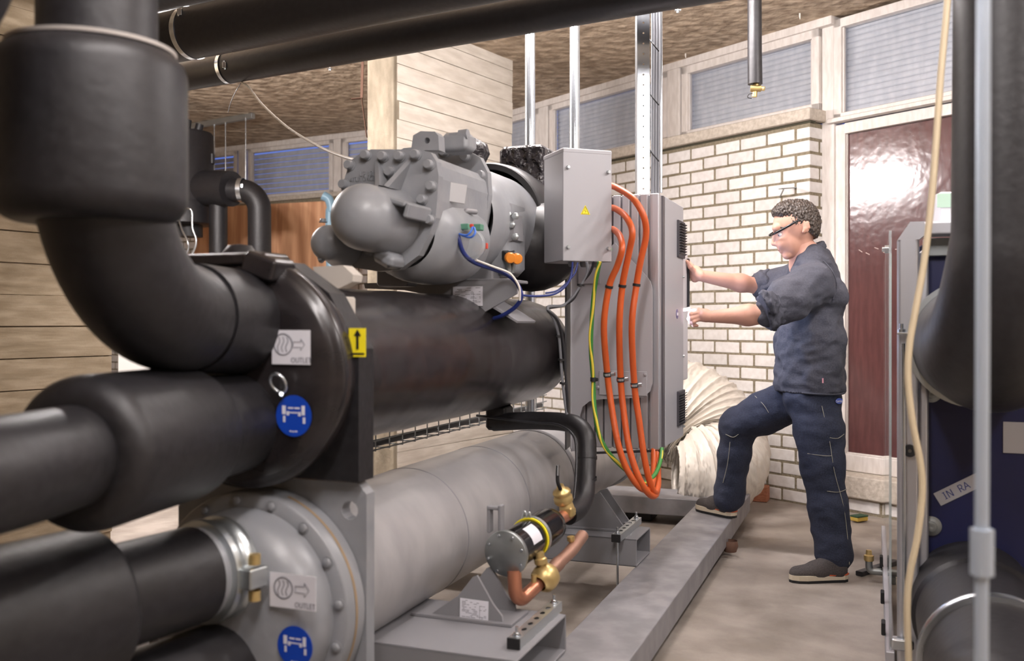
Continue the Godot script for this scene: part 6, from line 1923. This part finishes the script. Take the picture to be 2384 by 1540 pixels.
func build_person() -> void:
	var t := thing("person", "technician in a dark grey sweater, jeans and safety glasses touching the cabinet display", "person", Transform3D.IDENTITY, Vector3(1.3834, -0.0142, -4.4))
	var sn: Vector3 = Vector3(1.3834, 1.3534, -4.4)
	var sf: Vector3 = Vector3(1.434, 1.3946, -4.78)
	var en: Vector3 = Vector3(1.1544, 1.2099, -4.3)
	var ef: Vector3 = Vector3(1.2697, 1.3545, -4.86)
	var wn: Vector3 = Vector3(0.9135, 1.1987, -4.38)
	var wf: Vector3 = Vector3(0.9352, 1.4056, -4.74)
	var hn: Vector3 = Vector3(1.4311, 0.8101, -4.5)
	var hf: Vector3 = Vector3(1.4094, 0.8069, -4.67)
	var kn: Vector3 = Vector3(1.4395, 0.508, -4.42)
	var kf: Vector3 = Vector3(1.1515, 0.6496, -4.86)
	var an: Vector3 = Vector3(1.473, 0.1145, -4.36)
	var af: Vector3 = Vector3(1.126, 0.2608, -4.95)
	var neck: Vector3 = Vector3(1.4162, 1.4578, -4.55)
	# --- body: trunk, arms and legs on a coarse grid, head and hands on fine ones, one mesh
	var b := MB.new()
	nets(b, [cap(neck, Vector3(1.4276, 0.8655, -4.58), 0.09, 0.12, 1.25), cap(sn, sf, 0.06, 0.06), cap(sn, en, 0.05, 0.043), cap(en, en.lerp(wn, 0.35), 0.041, 0.045), cap(en.lerp(wn, 0.35), wn, 0.045, 0.0275), cap(sf, ef, 0.05, 0.042), cap(ef, ef.lerp(wf, 0.35), 0.04, 0.043), cap(ef.lerp(wf, 0.35), wf, 0.043, 0.0285), cap(neck, Vector3(1.3794, 1.5321, -4.53), 0.06, 0.055), cap(hn, kn, 0.08, 0.06), cap(kn, an, 0.055, 0.04), cap(hf, kf, 0.08, 0.06), cap(kf, af, 0.055, 0.04)], 0.011, 0.03)
	# head: profile to the left, looking down
	var hd := 4.52
	var head := [ell(Vector3(1.3458, 1.6413, -4.52), Vector3(0.106, 0.104, 0.078), -0.15), ell(Vector3(1.3092, 1.5578, -4.52), Vector3(0.057, 0.076, 0.06), 0.3), cap(Vector3(1.3112, 1.5008, -4.52), Vector3(1.356, 1.5211, -4.52), 0.028, 0.034), cap(Vector3(1.3074, 1.4937, -4.535), Vector3(1.2987, 1.4916, -4.505), 0.02, 0.02), cap(Vector3(1.2605, 1.6239, -4.55), Vector3(1.2439, 1.6179, -4.49), 0.019, 0.019), cap(Vector3(1.2481, 1.6005, -4.52), Vector3(1.2399, 1.5476, -4.52), 0.0085, 0.012), cap(Vector3(1.2529, 1.5443, -4.53), Vector3(1.2474, 1.5427, -4.51), 0.008, 0.008), cap(Vector3(1.2737, 1.5213, -4.535), Vector3(1.2653, 1.519, -4.505), 0.0068, 0.0068), cap(Vector3(1.2803, 1.5099, -4.533), Vector3(1.2729, 1.5079, -4.507), 0.0075, 0.0075), ell(Vector3(1.277, 1.548, -4.5), Vector3(0.03, 0.034, 0.03)), ell(Vector3(1.2884, 1.5513, -4.54), Vector3(0.03, 0.034, 0.03)), cap(Vector3(1.3712, 1.5566, -4.53), Vector3(1.4101, 1.4824, -4.55), 0.055, 0.058)]
	nets(b, head, 0.0032, 0.010)
	for s in [4.443, 4.597]:
		var ear := [ell(Vector3(1.3682, 1.6209, -4.52) + Vector3(0, 0, 4.52 - s), Vector3(0.016, 0.029, 0.008), 0.25), cap(Vector3(1.358, 1.5965, -4.52) + Vector3(0, 0, 4.52 - s), Vector3(1.3641, 1.6087, -4.52) + Vector3(0, 0, 4.52 - s), 0.008, 0.01), cap(Vector3(1.3764, 1.6392, -4.52) + Vector3(0, 0, 4.525 - s), Vector3(1.3825, 1.6148, -4.52) + Vector3(0, 0, 4.525 - s), 0.006, 0.006)]
		nets(b, ear, 0.003, 0.006)
	# near hand: index stretched to the display, other fingers curled, thumb along them
	var hand := [cap(wn, Vector3(0.8859, 1.2047, -4.39), 0.027, 0.028), cap(Vector3(0.8899, 1.2145, -4.39), Vector3(0.8602, 1.2265, -4.4), 0.022, 0.013), cap(Vector3(0.8899, 1.1948, -4.39), Vector3(0.8602, 1.1928, -4.4), 0.021, 0.014),
		cap(Vector3(0.8582, 1.2305, -4.4), Vector3(0.8283, 1.2357, -4.42), 0.0105, 0.0092), cap(Vector3(0.8283, 1.2357, -4.42), Vector3(0.7998, 1.2311, -4.45), 0.0092, 0.0072),
		cap(Vector3(0.8547, 1.2165, -4.392), Vector3(0.821, 1.2106, -4.392), 0.0102, 0.0092), cap(Vector3(0.821, 1.2106, -4.392), Vector3(0.8166, 1.1889, -4.4), 0.0092, 0.0082), cap(Vector3(0.8166, 1.1889, -4.4), Vector3(0.8343, 1.179, -4.41), 0.0082, 0.0075),
		cap(Vector3(0.8562, 1.2007, -4.39), Vector3(0.8242, 1.1908, -4.388), 0.0098, 0.0088), cap(Vector3(0.8242, 1.1908, -4.388), Vector3(0.8245, 1.171, -4.4), 0.0088, 0.008), cap(Vector3(0.8245, 1.171, -4.4), Vector3(0.8443, 1.1651, -4.41), 0.008, 0.0072),
		cap(Vector3(0.8622, 1.1869, -4.39), Vector3(0.8341, 1.175, -4.388), 0.009, 0.008), cap(Vector3(0.8341, 1.175, -4.388), Vector3(0.8404, 1.1591, -4.4), 0.008, 0.0072), cap(Vector3(0.8404, 1.1591, -4.4), Vector3(0.8562, 1.1571, -4.41), 0.0072, 0.0068),
		cap(Vector3(0.9019, 1.2147, -4.41), Vector3(0.874, 1.2129, -4.43), 0.014, 0.0105), cap(Vector3(0.874, 1.2129, -4.43), Vector3(0.8481, 1.1989, -4.43), 0.0105, 0.0085)]
	nets(b, hand, 0.003, 0.008)
	# far hand: gripping the rear edge of the control box
	var hand2 := [cap(wf, Vector3(0.9124, 1.4277, -4.755), 0.029, 0.03), cap(Vector3(0.9091, 1.4109, -4.76), Vector3(0.8948, 1.4503, -4.775), 0.024, 0.018), cap(Vector3(0.9134, 1.3937, -4.76), Vector3(0.8969, 1.4116, -4.775), 0.022, 0.018),
		cap(Vector3(0.8948, 1.4589, -4.775), Vector3(0.8816, 1.4832, -4.785), 0.0115, 0.0095), cap(Vector3(0.8816, 1.4832, -4.785), Vector3(0.8587, 1.4857, -4.79), 0.0095, 0.0082),
		cap(Vector3(0.8957, 1.442, -4.78), Vector3(0.8791, 1.4623, -4.795), 0.011, 0.0095), cap(Vector3(0.8791, 1.4623, -4.795), Vector3(0.8584, 1.4626, -4.8), 0.0095, 0.008),
		cap(Vector3(0.8957, 1.4248, -4.78), Vector3(0.88, 1.4409, -4.8), 0.0105, 0.009), cap(Vector3(0.88, 1.4409, -4.8), Vector3(0.8593, 1.4412, -4.805), 0.009, 0.0078),
		cap(Vector3(0.8979, 1.4054, -4.78), Vector3(0.8834, 1.4169, -4.795), 0.0095, 0.0085), cap(Vector3(0.8834, 1.4169, -4.795), Vector3(0.8649, 1.4172, -4.8), 0.0085, 0.0072),
		cap(Vector3(0.9065, 1.4224, -4.735), Vector3(0.8814, 1.4469, -4.715), 0.014, 0.0105), cap(Vector3(0.8814, 1.4469, -4.715), Vector3(0.8647, 1.4738, -4.705), 0.0105, 0.0085)]
	nets(b, hand2, 0.003, 0.008)
	part(t, "body", b, mats["skin"])
	# --- sweater with rolled sleeves
	b = MB.new()
	var shirt := [cap(Vector3(1.4462, 1.371, -4.58), Vector3(1.4297, 1.0718, -4.58), 0.125, 0.152, 1.3), cap(Vector3(1.4297, 1.0718, -4.58), Vector3(1.4292, 0.7413, -4.585), 0.154, 0.163, 1.36), cap(sn + Vector3(0, -0.01, 0), sf + Vector3(0, -0.01, 0), 0.088, 0.08), cap(Vector3(1.4149, 1.4426, -4.5), Vector3(1.4443, 1.4455, -4.62), 0.088, 0.088), cap(Vector3(1.4386, 1.4811, -4.53), Vector3(1.4545, 1.4845, -4.58), 0.06, 0.06), cap(Vector3(1.4826, 1.2955, -4.46), Vector3(1.5452, 1.2804, -4.68), 0.085, 0.085), cap(sn, sn.lerp(en, 0.55), 0.1, 0.098), cap(sn.lerp(en, 0.5), sn.lerp(en, 0.95), 0.096, 0.072), cap(sf, sf.lerp(ef, 0.92), 0.085, 0.07)]
	nets(b, shirt, 0.009, 0.035, [[Vector3(1.4297, 0.8408, -4.58), Vector3(0.0, 1, 0)]], [0.014, Vector3(7, 11, 9)], 5)
	part(t, "sweater", b, mats["fleece"])
	b = MB.new()
	nets(b, [cap(Vector3(1.1326, 1.2629, -4.24), Vector3(1.1544, 1.1847, -4.3), 0.052, 0.05, 1.3), cap(Vector3(1.1804, 1.2294, -4.31), Vector3(1.1505, 1.2099, -4.3), 0.075, 0.073, 1.0)], 0.007, 0.02, [[Vector3(1.1312, 1.2099, -4.3), Vector3(0.93, 0.36, 0)]], [0.016, Vector3(26, 14, 20)], 8)
	part(t, "rolled_cuff", b, mats["fleece"])
	b = MB.new()
	nets(b, [cap(Vector3(1.2955, 1.3716, -4.85), Vector3(1.2654, 1.3545, -4.86), 0.073, 0.072)], 0.008, 0.02, [[Vector3(1.2369, 1.3545, -4.86), Vector3(0.98, 0.2, 0)]], [0.012, Vector3(24, 14, 20)], 9)
	part(t, "rolled_cuff", b, mats["fleece"])
	b = MB.new()
	var ring := []
	for k in 25:
		var a := TAU * k / 24
		ring.append(Vector3(1.4121, 1.5029, -4.55) + Vector3(cos(a) * 0.064, cos(a) * 0.032, sin(a) * 0.07))
	b.tube(ring, 0.021, 10, false, 1.0)
	var ring2 := []
	for p in ring: ring2.append(p + Vector3(0.002, 0.016, 0))
	b.tube(ring2, 0.012, 10, false)
	part(t, "collar", b, mats["fleece"])
	b = MB.new()
	var hem := drape(shirt, [Vector3(1.2667, 0.8552, -4.58), Vector3(1.3369, 0.847, -4.58), Vector3(1.4297, 0.8428, -4.58), Vector3(1.5225, 0.8428, -4.58), Vector3(1.5886, 0.847, -4.58)], 0.035)
	b.tube(smooth(hem), 0.005, 6)
	part(t, "hem", b, mats["fleece"])
	b = MB.new()
	var seam := drape(shirt, [Vector3(1.44, 1.4597, -4.58), Vector3(1.471, 1.4019, -4.58), Vector3(1.4854, 1.34, -4.58), Vector3(1.471, 1.2782, -4.58)], 0.035)
	b.tube(smooth(seam), 0.003, 6)
	part(t, "seam", b, mats["fleece"])
	b = MB.new()
	b.box(drape(shirt, [Vector3(1.4194, 0.9068, -4.58)], 0.035, 0.009)[0], Vector3(0.006, 0.022, 0.003))
	part(t, "side_tag", b, mat("tag_pink", C(214, 150, 160), 0.7))
	# --- jeans
	b = MB.new()
	var jeans := [cap(hn, hn.lerp(kn, 0.5), 0.117, 0.112), cap(hn.lerp(kn, 0.5), kn, 0.112, 0.096), cap(kn, kn.lerp(an, 0.5), 0.096, 0.09), cap(kn.lerp(an, 0.5), an, 0.09, 0.084), cap(hf, hf.lerp(kf, 0.6), 0.113, 0.102), cap(hf.lerp(kf, 0.6), kf, 0.104, 0.088), cap(kf, kf.lerp(af, 0.4), 0.088, 0.08), cap(kf.lerp(af, 0.4), af, 0.08, 0.08), cap(Vector3(1.4171, 0.8187, -4.52), Vector3(1.4411, 0.8084, -4.65), 0.125, 0.125)]
	nets(b, jeans, 0.009, 0.03, [], [0.009, Vector3(7, 10, 7)], 12)
	part(t, "jeans", b, mats["denim"])
	for line in [[Vector3(1.4209, 0.7899, -4.5), Vector3(1.4453, 0.6277, -4.5), Vector3(1.4595, 0.4959, -4.5), Vector3(1.4959, 0.3439, -4.5), Vector3(1.5122, 0.202, -4.5), Vector3(1.5203, 0.0804, -4.5)], [Vector3(1.3541, 0.5709, -4.5), Vector3(1.4149, 0.5669, -4.5), Vector3(1.4514, 0.5669, -4.5)], [Vector3(1.425, 0.4088, -4.5), Vector3(1.4757, 0.4047, -4.5), Vector3(1.5284, 0.4108, -4.5)], [Vector3(1.4453, 0.648, -4.5), Vector3(1.4858, 0.6439, -4.5), Vector3(1.5243, 0.6601, -4.5)], [Vector3(1.2065, 0.8074, -4.8), Vector3(1.2324, 0.7685, -4.8), Vector3(1.2519, 0.7318, -4.8)], [Vector3(1.0768, 0.6085, -4.8), Vector3(1.1092, 0.5955, -4.8), Vector3(1.133, 0.6128, -4.8)], [Vector3(1.0984, 0.5696, -4.8), Vector3(1.0919, 0.4615, -4.8), Vector3(1.0768, 0.3534, -4.8)]]:
		b = MB.new()
		b.tube(smooth(drape(jeans, line, 0.03), 4), 0.0016, 5)
		part(t, "stitching", b, mats["stitch"])
	var lp: Vector3 = drape(jeans, [Vector3(1.5074, 0.8102, -4.45)], 0.03, 0.008)[0]
	b = MB.new()
	b.x = Transform3D(Basis(Vector3.UP, 0.45), lp)
	b.lathe([[0, 0], [0.022, 0], [0.022, 0.002], [0, 0.002]], Transform3D(Basis(Vector3.RIGHT, PI / 2).scaled(Vector3(1, 0.6, 1)), Vector3.ZERO), 24)
	var lg := part(t, "oval_badge", b, mat("badge_white_blue", C(60, 84, 170), 0.6), "oval blue badge on the back pocket")
	text(lg, "badge_lettering", "Carrier", Transform3D(Basis(Vector3.UP, 0.45), lp + Vector3(0.001, -0.001, 0.003)), 0.014, mats["label_white"])
	# --- shoes
	for q in [[Vector3(1.5224, 0, -4.333), Vector3(-0.985, 0, 0.1), 0.0], [Vector3(1.15, 0.161, -4.92), Vector3(-0.56, 0, -0.83), 0.161]]:
		var heel: Vector3 = q[0]
		heel.y = q[2]
		var d: Vector3 = (q[1] as Vector3).normalized()
		var sd := d.cross(Vector3.UP).normalized()
		var fr := Transform3D(Basis(d, Vector3.UP, sd), heel)       # x to the toe
		b = MB.new()
		var prims := [cap(fr * Vector3(0.045, 0.05, 0), fr * Vector3(0.15, 0.045, 0), 0.042, 0.04), cap(fr * Vector3(0.14, 0.046, 0), fr * Vector3(0.235, 0.036, 0.004), 0.04, 0.034), cap(fr * Vector3(0.05, 0.06, 0), fr * Vector3(0.055, 0.13, 0), 0.042, 0.045), cap(fr * Vector3(0.08, 0.085, 0), fr * Vector3(0.15, 0.06, 0), 0.036, 0.03)]
		nets(b, prims, 0.006, 0.02, [[fr * Vector3(0, 0.024, 0), Vector3.UP]])
		var sh := part(t, "shoe", b, mats["shoe_canvas"])
		var outline := []
		for p in [[0.0, 0.0], [0.006, 0.024], [0.025, 0.036], [0.08, 0.037], [0.14, 0.04], [0.2, 0.043], [0.24, 0.036], [0.265, 0.018], [0.272, 0.0], [0.266, -0.02], [0.242, -0.036], [0.2, -0.042], [0.14, -0.037], [0.08, -0.035], [0.025, -0.035], [0.006, -0.022]]: outline.append(Vector2(p[0], p[1]))
		var sf2 := fr * Transform3D(Basis(Vector3.RIGHT, PI / 2 * -1), Vector3(0, 0.034, 0))
		b = MB.new()
		b.prism(outline, sf2, 0.022)
		part(sh, "sole", b, mats["shoe_sole"])
		b = MB.new()
		b.prism(outline, fr * Transform3D(Basis(Vector3.RIGHT, PI / 2 * -1), Vector3(0, 0.0125, 0)), 0.0125)
		part(sh, "tread", b, mats["rubber_black"])
		b = MB.new()
		var heel_line := []
		for p in [[0.1, 0.0375], [0.05, 0.0375], [0.02, 0.034], [0.002, 0.018], [-0.002, 0.0], [0.002, -0.018], [0.02, -0.034], [0.05, -0.037], [0.1, -0.037]]: heel_line.append(fr * Vector3(p[0], 0.035, p[1]))
		b.tube(heel_line, 0.004, 6)
		part(sh, "orange_trim", b, mats["shoe_orange"])
		for k in 4:
			b = MB.new()
			var lx := 0.115 + k * 0.022
			b.tube(smooth([fr * Vector3(lx, 0.075 - k * 0.006, 0.03), fr * Vector3(lx + 0.004, 0.093 - k * 0.007, 0.0), fr * Vector3(lx, 0.075 - k * 0.006, -0.03)], 5), 0.0028, 6)
			part(sh, "lace", b, mat("lace_dark", C(70, 64, 62), 0.8))
	# --- hair, eyes, glasses
	b = MB.new()
	var hair := [ell(Vector3(1.358, 1.6616, -4.52), Vector3(0.1, 0.096, 0.082), -0.2), ell(Vector3(1.2908, 1.7003, -4.52), Vector3(0.062, 0.046, 0.062), 0.45), ell(Vector3(1.4008, 1.6229, -4.52), Vector3(0.056, 0.074, 0.077), 0.0), cap(Vector3(1.3141, 1.6217, -4.447), Vector3(1.3107, 1.5838, -4.449), 0.011, 0.006), cap(Vector3(1.3572, 1.6364, -4.593), Vector3(1.3525, 1.5969, -4.591), 0.011, 0.006)]
	nets(b, hair, 0.0045, 0.02, [[Vector3(1.3153, 1.6351, -4.52), Vector3(0.5, 0.866, 0)]], [0.010, Vector3(150, 60, 60)], 15)
	part(t, "hair", b, mats["hair"])
	var gl := Node3D.new()
	gl.name = "safety_glasses"
	t.add_child(gl)
	for s in [-1, 1]:
		var z: float = 0.074 * s
		b = MB.new()
		b.tube(smooth([Vector3(1.3641, 1.6514, -4.52) + Vector3(0, 0, z), Vector3(1.3295, 1.6453, -4.52) + Vector3(0, 0, z * 1.02), Vector3(1.2888, 1.6229, -4.52) + Vector3(0, 0, z * 0.98), Vector3(1.2501, 1.6005, -4.52) + Vector3(0, 0, z * 0.8), Vector3(1.2318, 1.5904, -4.52) + Vector3(0, 0, z * 0.55), Vector3(1.2277, 1.5863, -4.52) + Vector3(0, 0, z * 0.1)]), 0.0055, 8)
		part(gl, "temple", b, mats["specs_black"])
		b = MB.new()
		var lens := []
		for k in 6:
			var f := k / 5.0
			var p := (Vector3(1.2287, 1.5842, -4.52)).lerp(Vector3(1.2623, 1.6005, -4.52), f * f) + Vector3(0, 0, z * (0.12 + 0.78 * f))
			lens.append([p, p + Vector3(0.012, -0.036 + 0.012 * f, 0)])
		for k in 5:
			b.flat([lens[k][0], lens[k + 1][0], lens[k + 1][1], lens[k][1]])
		part(gl, "lens", b, mats["specs_lens"])
		b = MB.new()
		b.lathe([[0.0, 0.0115], [0.006, 0.0098], [0.0105, 0.005], [0.0115, 0]], along(Vector3(1.2644, 1.5863, -4.52) + Vector3(0, 0, 0.031 * s), Vector3(-1, -0.35, 0.25 * s)), 16)
		part(t, "eye", b, mat("eye_white", C(226, 220, 214), 0.3))
		b = MB.new()
		b.lathe([[0.0, 0.0122], [0.0045, 0.0112], [0.005, 0.0105]], along(Vector3(1.2644, 1.5863, -4.52) + Vector3(0, 0, 0.031 * s), Vector3(-1, -0.45, 0.2 * s)), 12)
		part(t, "iris", b, mat("iris_brown", C(62, 48, 40), 0.25))
	for s in [4.485, 4.555]:
		b = MB.new()
		b.tube(smooth([Vector3(1.242, 1.6168, -4.52) + Vector3(0, 0, 4.52 - s) * 0.5, Vector3(1.2522, 1.6229, -4.52) + Vector3(0, 0, 4.52 - s), Vector3(1.2746, 1.6148, -4.52) + Vector3(0, 0, (4.52 - s) * 1.5)]), 0.0045, 6)
		part(t, "eyebrow", b, mats["hair"])
	b = MB.new()
	b.tube([Vector3(1.2715, 1.5153, -4.538), Vector3(1.2644, 1.515, -4.52), Vector3(1.2614, 1.5127, -4.502)], 0.004, 6)
	part(t, "mouth", b, mat("lip", C(176, 112, 104), 0.5))
